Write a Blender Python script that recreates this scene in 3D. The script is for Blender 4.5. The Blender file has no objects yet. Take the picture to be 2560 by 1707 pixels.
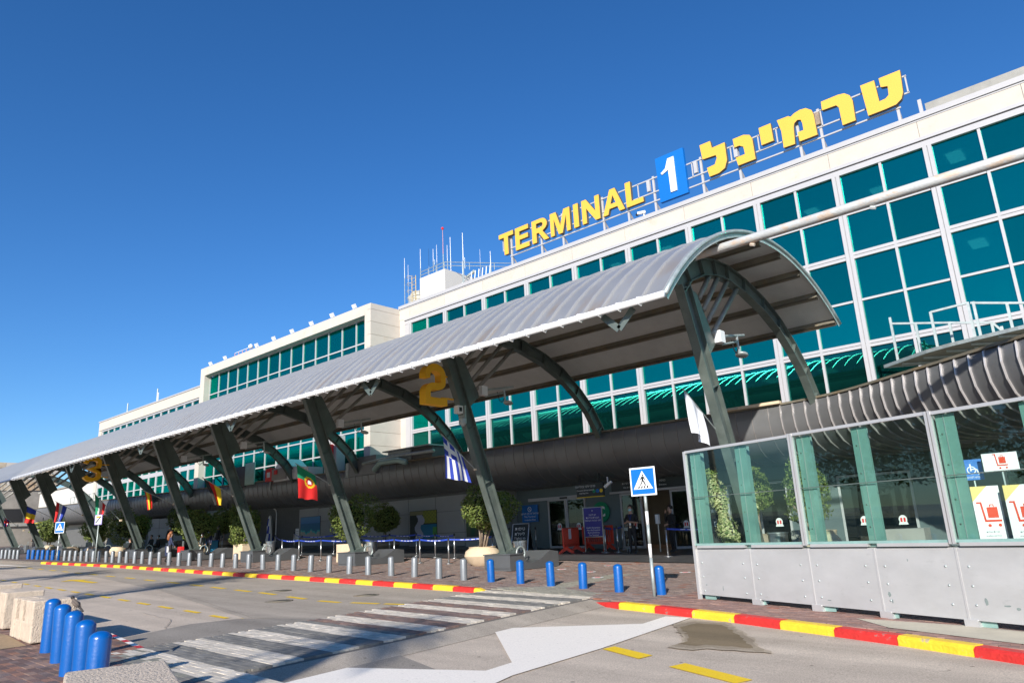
import bpy, math, random
import numpy as np
from mathutils import Vector, Matrix
random.seed(7)
R = math.radians
sc = bpy.context.scene
COL = sc.collection

# ------------------------------------------------------------------ camera
F_PX, W_PX = 1772.83, 2560.0
YAW, PITCH, ROLL = 0.72124443, 0.26022522, -0.04928979
fw = Vector((-math.sin(YAW)*math.cos(PITCH), math.cos(YAW)*math.cos(PITCH), math.sin(PITCH)))
rt = fw.cross(Vector((0, 0, 1))).normalized(); up = rt.cross(fw)
r2 = math.cos(ROLL)*rt + math.sin(ROLL)*up
u2 = -math.sin(ROLL)*rt + math.cos(ROLL)*up
cam = bpy.data.cameras.new("camera"); camo = bpy.data.objects.new("camera", cam); COL.objects.link(camo)
cam.sensor_width = 36.0; cam.lens = 36.0*F_PX/W_PX; cam.clip_start = 0.05; cam.clip_end = 3000
mw = Matrix((r2, u2, -fw)).transposed().to_4x4(); mw.translation = (0, 0, 1.6656)
camo.matrix_world = mw
sc.camera = camo

# ------------------------------------------------------------------ sky, sun, exposure
SUN_EL = 23.5
sx, sy = 0.451, -0.892            # horizontal direction towards the sun
wd = bpy.data.worlds.new("World"); sc.world = wd; wd.use_nodes = True
wn = wd.node_tree; wn.nodes.clear()
sky = wn.nodes.new('ShaderNodeTexSky'); sky.sky_type = 'NISHITA'; sky.sun_disc = False
sky.sun_elevation = R(SUN_EL); sky.sun_rotation = math.atan2(sx, sy)
sky.air_density = 1.0; sky.dust_density = 0.15; sky.ozone_density = 6.0; sky.altitude = 0
hs = wn.nodes.new('ShaderNodeHueSaturation'); hs.inputs['Saturation'].default_value = 1.16; hs.inputs['Hue'].default_value = 0.505
bg = wn.nodes.new('ShaderNodeBackground'); bg.inputs['Strength'].default_value = 0.104
wo = wn.nodes.new('ShaderNodeOutputWorld')
wn.links.new(sky.outputs[0], hs.inputs['Color']); wn.links.new(hs.outputs[0], bg.inputs['Color']); wn.links.new(bg.outputs[0], wo.inputs['Surface'])
sl = bpy.data.lights.new("sun", 'SUN'); so = bpy.data.objects.new("sun", sl); COL.objects.link(so)
sl.energy = 4.3; sl.angle = R(0.53); sl.color = (1.0, 0.945, 0.86)
ld = Vector((-sx*math.cos(R(SUN_EL)), -sy*math.cos(R(SUN_EL)), -math.sin(R(SUN_EL))))
so.rotation_euler = ld.to_track_quat('-Z', 'Y').to_euler(); so.location = (30, -60, 40)
sc.view_settings.view_transform = 'Standard'; sc.view_settings.look = 'None'
sc.view_settings.exposure = 0.62; sc.view_settings.gamma = 1.0; sc.view_settings.use_curve_mapping = False

# ------------------------------------------------------------------ helpers
def rise(y):
    return 0.25*min(max((y-20.2)/2.6, 0), 1)
def gz(x, y):
    return -0.02412*min(max(x, -140), 60) + rise(y)

class MB:
    def __init__(s):
        s.v = []; s.f = []; s.m = []; s.M = None; s.c = None
    def add(s, vs, fs, mi=0):
        b = len(s.v)
        if s.M is not None: vs = [tuple(s.M @ Vector(p)) for p in vs]
        s.v += [tuple(p) for p in vs]; s.f += [tuple(i+b for i in f) for f in fs]
        if isinstance(mi, (list, tuple)): s.m += list(mi)
        else: s.m += [mi]*len(fs)
        return s
    def poly(s, pts, mi=0):
        return s.add(pts, [tuple(range(len(pts)))], mi)
    def box(s, x0, x1, y0, y1, z0, z1, mi=0):
        vs = [(x0,y0,z0),(x1,y0,z0),(x1,y1,z0),(x0,y1,z0),(x0,y0,z1),(x1,y0,z1),(x1,y1,z1),(x0,y1,z1)]
        return s.add(vs, [(0,3,2,1),(4,5,6,7),(0,1,5,4),(1,2,6,5),(2,3,7,6),(3,0,4,7)], mi)
    def ext(s, pts, d, mi=0, mcap=None):
        """extrude an outline (3-D points) by the vector d"""
        n = len(pts); d = Vector(d)
        vs = [tuple(p) for p in pts] + [tuple(Vector(p)+d) for p in pts]
        cap = mi if mcap is None else mcap
        fs = [tuple(range(n))[::-1], tuple(range(n, 2*n))] + [(i, (i+1) % n, n+(i+1) % n, n+i) for i in range(n)]
        return s.add(vs, fs, [cap, cap]+[mi]*n)
    def bar(s, p, q, w, h, up=(0, 0, 1), mi=0):
        p = Vector(p); q = Vector(q); d = (q-p).normalized(); u = Vector(up)
        a = d.cross(u)
        if a.length < 1e-4: a = d.cross(Vector((1, 0, 0)))
        a.normalize(); b = a.cross(d).normalized(); a = a*w/2; b = b*h/2
        vs = [p-a-b, p+a-b, p+a+b, p-a+b, q-a-b, q+a-b, q+a+b, q-a+b]
        return s.add([tuple(x) for x in vs], [(0,1,2,3),(7,6,5,4),(0,4,5,1),(1,5,6,2),(2,6,7,3),(3,7,4,0)], mi)
    def tube(s, pts, r, n=8, mi=0, cap=True):
        pts = [Vector(p) for p in pts]; k = len(pts)
        rs = r if isinstance(r, (list, tuple)) else [r]*k
        t0 = (pts[1]-pts[0]).normalized()
        a = t0.cross(Vector((0, 0, 1)))
        if a.length < 1e-3: a = t0.cross(Vector((0, 1, 0)))
        a.normalize(); vs = []; fs = []
        for i, p in enumerate(pts):
            t = (pts[min(i+1, k-1)]-pts[max(i-1, 0)]).normalized()
            a = (a - t*a.dot(t)).normalized(); b = t.cross(a)
            for j in range(n):
                an = 2*math.pi*j/n
                vs.append(tuple(p + (a*math.cos(an)+b*math.sin(an))*rs[i]))
        for i in range(k-1):
            for j in range(n):
                fs.append((i*n+j, i*n+(j+1) % n, (i+1)*n+(j+1) % n, (i+1)*n+j))
        if cap: fs += [tuple(range(n))[::-1], tuple(range((k-1)*n, k*n))]
        return s.add(vs, fs, mi)
    def lathe(s, prof, n=16, c=(0, 0, 0), mi=0, cap=True):
        vs = []; fs = []; k = len(prof)
        for r, z in prof:
            for j in range(n):
                an = 2*math.pi*j/n
                vs.append((c[0]+r*math.cos(an), c[1]+r*math.sin(an), c[2]+z))
        for i in range(k-1):
            for j in range(n):
                fs.append((i*n+j, i*n+(j+1) % n, (i+1)*n+(j+1) % n, (i+1)*n+j))
        if cap: fs += [tuple(range(n))[::-1], tuple(range((k-1)*n, k*n))]
        return s.add(vs, fs, mi)
    def mesh(s, name, mats, smooth=False, off=(0, 0, 0), cols=None):
        me = bpy.data.meshes.new(name)
        o = off
        me.from_pydata([(a-o[0], b-o[1], c-o[2]) for a, b, c in s.v], [], s.f)
        for m in (mats if isinstance(mats, (list, tuple)) else [mats]): me.materials.append(m)
        if any(s.m): me.polygons.foreach_set('material_index', s.m)
        if smooth:
            me.polygons.foreach_set('use_smooth', [True]*len(me.polygons))
            if smooth == 'auto' : me.set_sharp_from_angle(angle=R(40))
        if cols is not None:
            at = me.color_attributes.new('tone', 'FLOAT_COLOR', 'CORNER')
            arr = []
            for p, c in zip(me.polygons, cols): arr += list(c)*p.loop_total
            at.data.foreach_set('color', arr)
        me.update()
        return me

def ob(name, me, parent=None, loc=None):
    o = bpy.data.objects.new(name, me); COL.objects.link(o)
    if parent is not None: o.parent = parent
    if loc is not None: o.location = loc
    return o
def part(name, mb, mats, parent, smooth=False, off=(0, 0, 0), cols=None):
    return ob(name, mb.mesh(name, mats, smooth, off, cols), parent)
def tagit(o, label=None, cat=None, group=None, kind=None):
    if label: o['label'] = label
    if cat: o['category'] = cat
    if group: o['group'] = group
    if kind: o['kind'] = kind
    return o
def thing(name, label, cat, loc=(0, 0, 0), rz=0.0, group=None):
    o = bpy.data.objects.new(name, None); COL.objects.link(o); o.empty_display_size = .2
    o.location = loc; o.rotation_euler = (0, 0, rz)
    return tagit(o, label, cat, group)
def dup(o, parent=None):
    c = o.copy(); COL.objects.link(c)
    if parent is not None: c.parent = parent
    for ch in list(o.children): dup(ch, c)
    return c
def ordinal(n):
    w = ['first','second','third','fourth','fifth','sixth','seventh','eighth','ninth','tenth','eleventh','twelfth','thirteenth','fourteenth','fifteenth','sixteenth','seventeenth','eighteenth','nineteenth']
    if n <= 19: return w[n-1]
    tens = {2:'twent',3:'thirt',4:'fort',5:'fift'}[n//10]
    return tens+'ieth' if n % 10 == 0 else tens+'y-'+w[n % 10-1]

# ------------------------------------------------------------------ materials
def mat(name, col, rough=.6, metal=0.0, var=.12, nscale=3.0, col2=None, mix2=(.55, .75), n2scale=.7, bump=0.0, bscale=60, spec=.5, coat=0.0, attr=False, rnd=0.0, stretch=None, rvar=0.0):
    m = bpy.data.materials.new(name); m.use_nodes = True
    nt = m.node_tree; N = nt.nodes; L = nt.links; p = N['Principled BSDF']
    p.inputs['Roughness'].default_value = rough; p.inputs['Metallic'].default_value = metal
    p.inputs['Specular IOR Level'].default_value = spec; p.inputs['Coat Weight'].default_value = coat
    geo = N.new('ShaderNodeNewGeometry'); pos = geo.outputs['Position']
    if stretch:
        mp = N.new('ShaderNodeMapping'); mp.inputs['Scale'].default_value = stretch; L.new(pos, mp.inputs['Vector']); pos = mp.outputs[0]
    n1 = N.new('ShaderNodeTexNoise'); n1.inputs['Scale'].default_value = nscale; n1.inputs['Detail'].default_value = 5; n1.inputs['Roughness'].default_value = .65
    L.new(pos, n1.inputs['Vector'])
    mr = N.new('ShaderNodeMapRange'); mr.inputs['From Min'].default_value = .25; mr.inputs['From Max'].default_value = .75
    mr.inputs['To Min'].default_value = 1-var; mr.inputs['To Max'].default_value = 1+var; L.new(n1.outputs[0], mr.inputs['Value'])
    last = None
    if attr:
        at = N.new('ShaderNodeAttribute'); at.attribute_name = 'tone'; base = at.outputs['Color']
    else:
        rgb = N.new('ShaderNodeRGB'); rgb.outputs[0].default_value = (*col, 1); base = rgb.outputs[0]
    if col2 is not None:
        n2 = N.new('ShaderNodeTexNoise'); n2.inputs['Scale'].default_value = n2scale; n2.inputs['Detail'].default_value = 8; n2.inputs['Roughness'].default_value = .7
        L.new(pos, n2.inputs['Vector'])
        m2 = N.new('ShaderNodeMapRange'); m2.inputs['From Min'].default_value = mix2[0]; m2.inputs['From Max'].default_value = mix2[1]
        L.new(n2.outputs[0], m2.inputs['Value'])
        mx = N.new('ShaderNodeMix'); mx.data_type = 'RGBA'; mx.inputs['B'].default_value = (*col2, 1)
        L.new(m2.outputs[0], mx.inputs['Factor']); L.new(base, mx.inputs['A']); base = mx.outputs['Result']
    sc_ = N.new('ShaderNodeVectorMath'); sc_.operation = 'SCALE'
    L.new(base, sc_.inputs[0]); L.new(mr.outputs[0], sc_.inputs['Scale']); base = sc_.outputs[0]
    if rnd:
        oi = N.new('ShaderNodeObjectInfo'); r3 = N.new('ShaderNodeMapRange')
        r3.inputs['To Min'].default_value = 1-rnd; r3.inputs['To Max'].default_value = 1+rnd
        L.new(oi.outputs['Random'], r3.inputs['Value'])
        s2 = N.new('ShaderNodeVectorMath'); s2.operation = 'SCALE'; L.new(base, s2.inputs[0]); L.new(r3.outputs[0], s2.inputs['Scale']); base = s2.outputs[0]
    L.new(base, p.inputs['Base Color'])
    if rvar:
        r4 = N.new('ShaderNodeMapRange'); r4.inputs['From Min'].default_value = .3; r4.inputs['From Max'].default_value = .7
        r4.inputs['To Min'].default_value = max(rough-rvar, 0.02); r4.inputs['To Max'].default_value = min(rough+rvar, 1)
        L.new(n1.outputs[0], r4.inputs['Value']); L.new(r4.outputs[0], p.inputs['Roughness'])
    if bump:
        nb = N.new('ShaderNodeTexNoise'); nb.inputs['Scale'].default_value = bscale; nb.inputs['Detail'].default_value = 4; L.new(geo.outputs['Position'], nb.inputs['Vector'])
        bp = N.new('ShaderNodeBump'); bp.inputs['Strength'].default_value = bump; bp.inputs['Distance'].default_value = .02
        L.new(nb.outputs[0], bp.inputs['Height']); L.new(bp.outputs[0], p.inputs['Normal'])
    return m

def asphalt(name, c, dark, speck=.75):
    m = mat(name, c, .92, 0, .10, 1.3, dark, (.56, .78), .35, bump=.22, bscale=90, spec=.25)
    nt = m.node_tree; N = nt.nodes; L = nt.links; p = N['Principled BSDF']
    src = p.inputs['Base Color'].links[0].from_socket
    geo = N.new('ShaderNodeNewGeometry')
    v = N.new('ShaderNodeTexNoise'); v.inputs['Scale'].default_value = 55; v.inputs['Detail'].default_value = 3; v.inputs['Roughness'].default_value = .8
    L.new(geo.outputs['Position'], v.inputs['Vector'])
    mr = N.new('ShaderNodeMapRange'); mr.inputs['From Min'].default_value = .3; mr.inputs['From Max'].default_value = .7; mr.inputs['To Min'].default_value = 1-speck*.5; mr.inputs['To Max'].default_value = 1+speck*.5
    L.new(v.outputs[0], mr.inputs['Value'])
    # tyre-worn streaks along the traffic
    mp = N.new('ShaderNodeMapping'); mp.inputs['Scale'].default_value = (.06, 1.6, 1); L.new(geo.outputs['Position'], mp.inputs['Vector'])
    n3 = N.new('ShaderNodeTexNoise'); n3.inputs['Scale'].default_value = 1; n3.inputs['Detail'].default_value = 6; L.new(mp.outputs[0], n3.inputs['Vector'])
    m3 = N.new('ShaderNodeMapRange'); m3.inputs['From Min'].default_value = .35; m3.inputs['From Max'].default_value = .65; m3.inputs['To Min'].default_value = .84; m3.inputs['To Max'].default_value = 1.08
    L.new(n3.outputs[0], m3.inputs['Value'])
    mu = N.new('ShaderNodeMath'); mu.operation = 'MULTIPLY'; L.new(mr.outputs[0], mu.inputs[0]); L.new(m3.outputs[0], mu.inputs[1])
    # small dark tar spots
    vo = N.new('ShaderNodeTexVoronoi'); vo.inputs['Scale'].default_value = 2.3; L.new(geo.outputs['Position'], vo.inputs['Vector'])
    lt = N.new('ShaderNodeMapRange'); lt.inputs['From Min'].default_value = .05; lt.inputs['From Max'].default_value = .075; lt.inputs['To Min'].default_value = .45; lt.inputs['To Max'].default_value = 1
    L.new(vo.outputs['Distance'], lt.inputs['Value'])
    m5 = N.new('ShaderNodeMath'); m5.operation = 'MULTIPLY'; L.new(mu.outputs[0], m5.inputs[0]); L.new(lt.outputs[0], m5.inputs[1])
    s2 = N.new('ShaderNodeVectorMath'); s2.operation = 'SCALE'; L.new(src, s2.inputs[0]); L.new(m5.outputs[0], s2.inputs['Scale'])
    L.new(s2.outputs[0], p.inputs['Base Color'])
    return m

def paint(name, col, under, wear=.62):
    return mat(name, col, .6, 0, .14, 45, under, (wear-.04, wear+.03), 14, bump=.08, bscale=40, spec=.4)

def glass(name, tint, refl, trans, rough=.02, body=(.01, .05, .05)):
    """coated pane: mirror-like coat in the given tint over a tinted see-through body"""
    m = bpy.data.materials.new(name); m.use_nodes = True
    nt = m.node_tree; N = nt.nodes; L = nt.links; N.clear()
    out = N.new('ShaderNodeOutputMaterial')
    gl = N.new('ShaderNodeBsdfGlossy'); gl.inputs['Color'].default_value = (*tint, 1); gl.inputs['Roughness'].default_value = rough
    oi = N.new('ShaderNodeObjectInfo'); r0 = N.new('ShaderNodeMapRange'); r0.inputs['To Min'].default_value = .80; r0.inputs['To Max'].default_value = 1.16
    L.new(oi.outputs['Random'], r0.inputs['Value']); cc = N.new('ShaderNodeRGB'); cc.outputs[0].default_value = (*tint, 1)
    vm = N.new('ShaderNodeVectorMath'); vm.operation = 'SCALE'; L.new(cc.outputs[0], vm.inputs[0]); L.new(r0.outputs[0], vm.inputs['Scale']); L.new(vm.outputs[0], gl.inputs['Color'])
    tr = N.new('ShaderNodeBsdfTransparent'); tr.inputs['Color'].default_value = (*trans, 1)
    df = N.new('ShaderNodeBsdfDiffuse'); df.inputs['Color'].default_value = (*body, 1)
    m1 = N.new('ShaderNodeMixShader'); m1.inputs[0].default_value = .35 if max(body) > 0 else 0.0
    L.new(tr.outputs[0], m1.inputs[1]); L.new(df.outputs[0], m1.inputs[2])
    lw = N.new('ShaderNodeLayerWeight'); lw.inputs['Blend'].default_value = .5
    fr = N.new('ShaderNodeMath'); fr.operation = 'POWER'; fr.inputs[1].default_value = 4.5; L.new(lw.outputs['Facing'], fr.inputs[0])
    mr = N.new('ShaderNodeMapRange'); mr.inputs['To Min'].default_value = refl; mr.inputs['To Max'].default_value = 1.0
    L.new(fr.outputs[0], mr.inputs['Value'])
    m2 = N.new('ShaderNodeMixShader'); L.new(mr.outputs[0], m2.inputs[0]); L.new(m1.outputs[0], m2.inputs[1]); L.new(gl.outputs[0], m2.inputs[2])
    L.new(m2.outputs[0], out.inputs['Surface'])
    return m

def leafmat(name, a, b, trans=.25):
    m = bpy.data.materials.new(name); m.use_nodes = True
    nt = m.node_tree; N = nt.nodes; L = nt.links; p = N['Principled BSDF']
    geo = N.new('ShaderNodeNewGeometry'); cr = N.new('ShaderNodeMix'); cr.data_type = 'RGBA'
    cr.inputs['A'].default_value = (*a, 1); cr.inputs['B'].default_value = (*b, 1)
    L.new(geo.outputs['Random Per Island'], cr.inputs['Factor'])
    L.new(cr.outputs['Result'], p.inputs['Base Color'])
    p.inputs['Roughness'].default_value = .5; p.inputs['Specular IOR Level'].default_value = .35
    tl = N.new('ShaderNodeBsdfTranslucent'); L.new(cr.outputs['Result'], tl.inputs['Color'])
    mx = N.new('ShaderNodeMixShader'); mx.inputs[0].default_value = trans
    L.new(p.outputs[0], mx.inputs[1]); L.new(tl.outputs[0], mx.inputs[2]); L.new(mx.outputs[0], N['Material Output'].inputs['Surface'])
    return m
def emis(name, col, s):
    m = bpy.data.materials.new(name); m.use_nodes = True; p = m.node_tree.nodes['Principled BSDF']
    p.inputs['Base Color'].default_value = (*col, 1); p.inputs['Emission Color'].default_value = (*col, 1); p.inputs['Emission Strength'].default_value = s
    return m

A_ROAD = asphalt('asphalt_beige', (.54, .45, .36), (.45, .37, .29))
A_DARK = asphalt('asphalt_grey', (.30, .265, .225), (.20, .175, .15), .9)
A_MID = asphalt('asphalt_mid', (.42, .36, .295), (.32, .275, .22), .7)
PAVE = mat('paving_brown', (.165, .125, .112), .9, 0, .2, 5, (.12, .085, .075), (.5, .7), .8, bump=.3)
BRICK = mat('paver_brick', (1, 1, 1), .88, 0, .16, 14, bump=.2, bscale=70, attr=True, spec=.3)
JOINT = mat('paver_joint', (.16, .14, .12), .95)
DTILE = mat('dark_floor_tile', (.065, .066, .068), .45, 0, .15, 2)
CONCP = mat('pale_concrete', (.50, .45, .35), .9, 0, .1, 3, bump=.4)
KRED = mat('kerb_red', (.60, .03, .024), .55, 0, .16, 6, (.26, .15, .13), (.61, .66), 6, bump=.6, bscale=25)
KYEL = mat('kerb_yellow', (.84, .55, .03), .55, 0, .14, 6, (.42, .34, .20), (.61, .66), 6, bump=.6, bscale=25)
P_WHITE = paint('road_white', (.92, .84, .74), (.52, .46, .40), .66)
P_YEL = paint('road_yellow', (.90, .60, .02), (.50, .40, .26), .66)
STAIN = asphalt('oil_stain', (.22, .165, .10), (.13, .095, .055), .5)
STAIN1 = asphalt('stain_edge', (.43, .35, .26), (.36, .29, .21), .5)
STAIN2 = asphalt('stain_mid', (.33, .265, .19), (.26, .2, .14), .5)
BLUE = mat('blue_gloss_paint', (.0, .095, .37), .32, 0, .08, 7, (.30, .38, .48), (.69, .71), 9, spec=.6, coat=.3, bump=.12, bscale=30)
SILV = mat('silver_paint', (.27, .285, .30), .38, .35, .1, 9, spec=.6, rnd=.08)
GREEN = mat('dark_green_steel', (.125, .155, .14), .42, .3, .25, 1.6, (.20, .23, .21), (.5, .8), 1.1, spec=.6, rvar=.12)
STEEL = mat('brushed_steel', (.55, .56, .57), .28, .9, .1, 6)
GALV = mat('galvanised', (.42, .47, .46), .5, .45, .22, 5)
SHEET = mat('canopy_sheet', (.46, .455, .445), .38, .55, .06, .8, (.41, .40, .385), (.62, .78), .9, spec=.5, rnd=.05, rvar=.06)
def rusty(m):
    nt = m.node_tree; N = nt.nodes; L = nt.links; p = N['Principled BSDF']; src = p.inputs['Base Color'].links[0].from_socket
    geo = N.new('ShaderNodeNewGeometry'); sp = N.new('ShaderNodeSeparateXYZ'); L.new(geo.outputs['Position'], sp.inputs[0])
    g1 = N.new('ShaderNodeMapRange'); g1.inputs['From Min'].default_value = 14.2; g1.inputs['From Max'].default_value = 12.1; L.new(sp.outputs['Y'], g1.inputs['Value'])
    mp = N.new('ShaderNodeMapping'); mp.inputs['Scale'].default_value = (1.3, .35, .35); L.new(geo.outputs['Position'], mp.inputs['Vector'])
    nz = N.new('ShaderNodeTexNoise'); nz.inputs['Scale'].default_value = 1.6; nz.inputs['Detail'].default_value = 6; L.new(mp.outputs[0], nz.inputs['Vector'])
    g2 = N.new('ShaderNodeMapRange'); g2.inputs['From Min'].default_value = .54; g2.inputs['From Max'].default_value = .72; L.new(nz.outputs[0], g2.inputs['Value'])
    mu = N.new('ShaderNodeMath'); mu.operation = 'MULTIPLY'; L.new(g1.outputs[0], mu.inputs[0]); L.new(g2.outputs[0], mu.inputs[1])
    mx = N.new('ShaderNodeMix'); mx.data_type = 'RGBA'; mx.inputs['B'].default_value = (.46, .36, .26, 1); L.new(mu.outputs[0], mx.inputs['Factor']); L.new(src, mx.inputs['A']); L.new(mx.outputs['Result'], p.inputs['Base Color'])
rusty(SHEET)
SHEETB = mat('canopy_sheet_shade', (.10, .13, .20), .4, .5, .06, 1)  # far roof run coloured dark blue for its shade and reflection
SOFF = mat('canopy_underside', (.60, .62, .60), .65, .1, .1, 1.2)
PURL = mat('purlin_steel', (.22, .20, .155), .6, .25, .25, 1.8, (.27, .19, .10), (.5, .75), 2)
GUTT = mat('white_gutter', (.80, .80, .80), .4, 0, .05, 3)
PIPE = mat('peeling_pipe', (.52, .53, .52), .6, .1, .12, 7, (.58, .46, .36), (.50, .60), 4.5, bump=.4, bscale=20, stretch=(.5, 1, 1))
CLAD = mat('tube_cladding', (.25, .255, .262), .42, .55, .10, 1.0, rnd=.05, rvar=.08)
SEAM = mat('tube_seam_sunlit', (.48, .45, .44), .35, .4, .1, 3)
CLADS = mat('tube_seam_shaded', (.30, .28, .27), .4, .4, .1, 3)
STONE = mat('white_stone', (.56, .505, .435), .8, 0, .06, 1.5, (.52, .42, .31), (.60, .80), 1.1, bump=.15, bscale=12, rnd=.03)
STONEW = mat('plain_white_wall', (.60, .57, .525), .85, 0, .04, 1.2)
STONEG = mat('rough_stone', (.46, .38, .28), .9, 0, .25, 1.6, (.50, .30, .15), (.55, .7), .6, bump=.8, bscale=6)
FRAME = mat('white_frame', (.45, .44, .445), .45, 0, .04, 2)
GAP = mat('shadow_gap', (.06, .06, .065), .8)
CONC = mat('grey_concrete', (.34, .33, .30), .9, 0, .15, 2, bump=.3)
GLASS = glass('teal_glass', (.0, .44, .35), .50, (.25, .74, .70), .012, (.0, .10, .095))
GLASSG = glass('green_glass', (.02, .29, .23), .50, (.1, .45, .38), .012, (.005, .07, .062))
GLASSD = glass('door_glass', (.8, .9, .9), .05, (.45, .55, .55), .01, (.01, .015, .015))
GLASSS = glass('shelter_glass', (.75, .9, .85), .055, (.82, .91, .88), .01, (0, 0, 0))
WALLG = mat('grey_panel', (.30, .30, .295), .55, .1, .06, .8, rnd=.05)
WALLD = mat('dark_green_wall', (.12, .155, .16), .5, .1, .08, 1)
BLACK = mat('black', (.015, .015, .016), .5)
DARKIN = mat('dark_interior', (.12, .12, .115), .8)
CEILP = mat('ceiling_white', (.6, .6, .6), .8)
SGREY = mat('shelter_panel', (.50, .495, .49), .42, .3, .09, 1.6, (.40, .40, .39), (.60, .80), 4.5, bump=.05, spec=.5, rnd=.03, rvar=.06, stretch=(1, 1, 2))
SRAIL = mat('shelter_rail', (.56, .55, .545), .35, .4, .05, 3)
TEAL = mat('teal_post', (.25, .40, .365), .45, .1, .15, 2.5)
TERRA = mat('pale_terracotta', (.66, .52, .36), .8, 0, .12, 4, (.75, .35, .2), (.66, .8), 4, bump=.2)
TRUNK = mat('bark', (.30, .23, .17), .9, 0, .3, 8, bump=.5)
LEAF = leafmat('leaf_green', (.075, .13, .025), (.24, .28, .075))
LEAFV = leafmat('leaf_variegated', (.10, .17, .04), (.72, .68, .36))
PALM = leafmat('palm_leaf', (.05, .08, .02), (.10, .13, .04))
YEL = mat('yellow_sign', (.84, .44, .055), .5, 0, .02, 2)
YELS = mat('sign_edge_shade', (.12, .12, .11), .6)  # letter sides coloured dark to carry their shade
AMBER = mat('amber_digit', (.95, .50, .01), .5, 0, .05, 3)
SBLUE = mat('sign_blue', (.0, .14, .50), .45, 0, .02, 2)
WHITE = mat('white', (.8, .8, .8), .5, 0, .02, 2)
SBLK = mat('sign_black', (.02, .025, .025), .35)
TXTW = mat('text_white', (.8, .8, .78), .6)
NAVY = mat('sign_navy', (.045, .04, .26), .4)
RED = mat('red_plastic', (.62, .045, .02), .4, 0, .08, 5)
REDF = mat('red_paint', (.70, .02, .02), .45)
BELT = mat('blue_belt', (.02, .06, .42), .6)
CONCB = mat('block_concrete', (.58, .475, .37), .95, 0, .16, 9, (.42, .33, .24), (.62, .8), 2.5, bump=1.0, bscale=42)
SKIN = mat('skin', (.46, .27, .19), .6)
HAIRD = mat('hair_dark', (.02, .015, .012), .6)
HAIRR = mat('hair_auburn', (.28, .10, .04), .5)
CLBLK = mat('cloth_black', (.018, .018, .02), .85)
CLGRY = mat('cloth_grey', (.12, .13, .14), .85)
CLNAVY = mat('cloth_navy', (.03, .04, .09), .85)
MASKB = mat('mask_blue', (.25, .60, .70), .8)
def flat(n, c): return mat(n, c, .75, 0, .03, 5)
FB = flat('flag_blue', (.03, .06, .42)); FR = flat('flag_red', (.68, .02, .02)); FY = flat('flag_yellow', (.82, .55, .02)); FW = flat('flag_white', (.78, .78, .80))
FG = flat('flag_green', (.01, .26, .12)); FK = flat('flag_black', (.02, .02, .02)); FN = flat('flag_navy', (.02, .03, .2))

# ================================================================== GROUND
def flatpoly(mb, pts, dz, mi=0):
    return mb.poly([(x, y, gz(x, y)+dz) for x, y in pts], mi)
mb = MB()
xs = [-900, -400, -140, 60, 400, 900]; ys = [-900, -60, 80, 900]
for i in range(5):
    for j in range(3):
        mb.poly([(x, y, -0.02412*min(max(x, -140), 60)-.30) for x, y in ((xs[i], ys[j]), (xs[i+1], ys[j]), (xs[i+1], ys[j+1]), (xs[i], ys[j+1]))])
part('ground', mb, A_MID, None)['kind'] = 'structure'
mb = MB(); mb.poly([(x, y, gz(x, 0)-.12) for x, y in ((-140, -60), (60, -60), (60, 16), (-140, 16))])
road = part('road', mb, A_ROAD, None); road['kind'] = 'structure'
# darker asphalt lane strip and patches (sheets 4 mm up)
def sheet(name, pts, m, dz, parent=None):
    mb = MB(); mb.poly([(x, y, gz(x, 0)+dz) for x, y in pts])
    return part(name, mb, m, parent)
sheet('asphalt_patch', [(-12.0, 8.7), (-14.3, 7.65), (-23.65, 9.73), (-32.5, 11.0), (-52, 12.2), (-52.3, 14.4), (-44, 14.35), (-33, 14.0), (-24.5, 13.5), (-13.6, 13.35), (-12.9, 13.1), (-12.35, 10.5)], A_MID, -.116, road)

# kerb lines:  (front-bottom, top-back)
KL_back = [(-12.83,13.38),(-13.31,13.47),(-14.18,13.56),(-15.03,13.62),(-15.92,13.66),(-16.78,13.70),(-17.81,13.74),(-18.66,13.76),(-19.58,13.80),(-20.4,13.82),(-21.27,13.84),(-22.23,13.87),(-23.06,13.87),(-23.94,13.88),(-24.74,13.88)]
x = -25.6; yk = 13.89
while x > -50.5:
    KL_back.append((x, 13.89 + .5*min(1, max(0, (-x-27)/12)) if x > -41 else 14.39-.25*(-x-41)/9)); x -= .88
KR_back = [(-9.45,12.77),(-8.36,12.55),(-7.45,12.38),(-6.56,12.16),(-5.67,11.95),(-4.78,11.67),(-3.88,11.40),(-2.96,11.10),(-2.02,10.74),(-1.1,10.36),(-.2,9.95),(.8,9.5)]
def kerbfront(back, w=.22, taper0=True):
    out = []
    for i, p in enumerate(back):
        a = Vector(back[max(i-1, 0)]); b = Vector(back[min(i+1, len(back)-1)]); d = (b-a).normalized()
        n = Vector((-d.y, d.x));
        if n.y > 0: n = -n
        ww = .04 if (i == 0 and taper0) else w
        out.append((p[0]+n.x*ww, p[1]+n.y*ww))
    return out
pav_pts = [(-140, 14.3)] + [p for p in KL_back[::-1]] + [(-12.6, 13.32), (-9.62, 12.85)] + KR_back + [(6, 7.2), (40, 2)]
mb = MB()
top = [(40, 20.2), (-140, 20.2)]
allp = pav_pts + top
mb.poly([(x, y, gz(x, y)-.025) for x, y in allp])
for y0, y1 in ((20.2, 22.8), (22.8, 34)):
    flatpoly(mb, [(-140, y0), (40, y0), (40, y1), (-140, y1)], -.025)
pave = part('pavement', mb, PAVE, None); pave['kind'] = 'structure'
mb = MB()
for a, b in zip(pav_pts[:-1], pav_pts[1:]):
    mb.poly([(a[0], a[1], gz(*a)-.2), (b[0], b[1], gz(*b)-.2), (b[0], b[1], gz(*b)-.026), (a[0], a[1], gz(*a)-.026)])
part('pavement_edge', mb, JOINT, pave)
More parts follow.
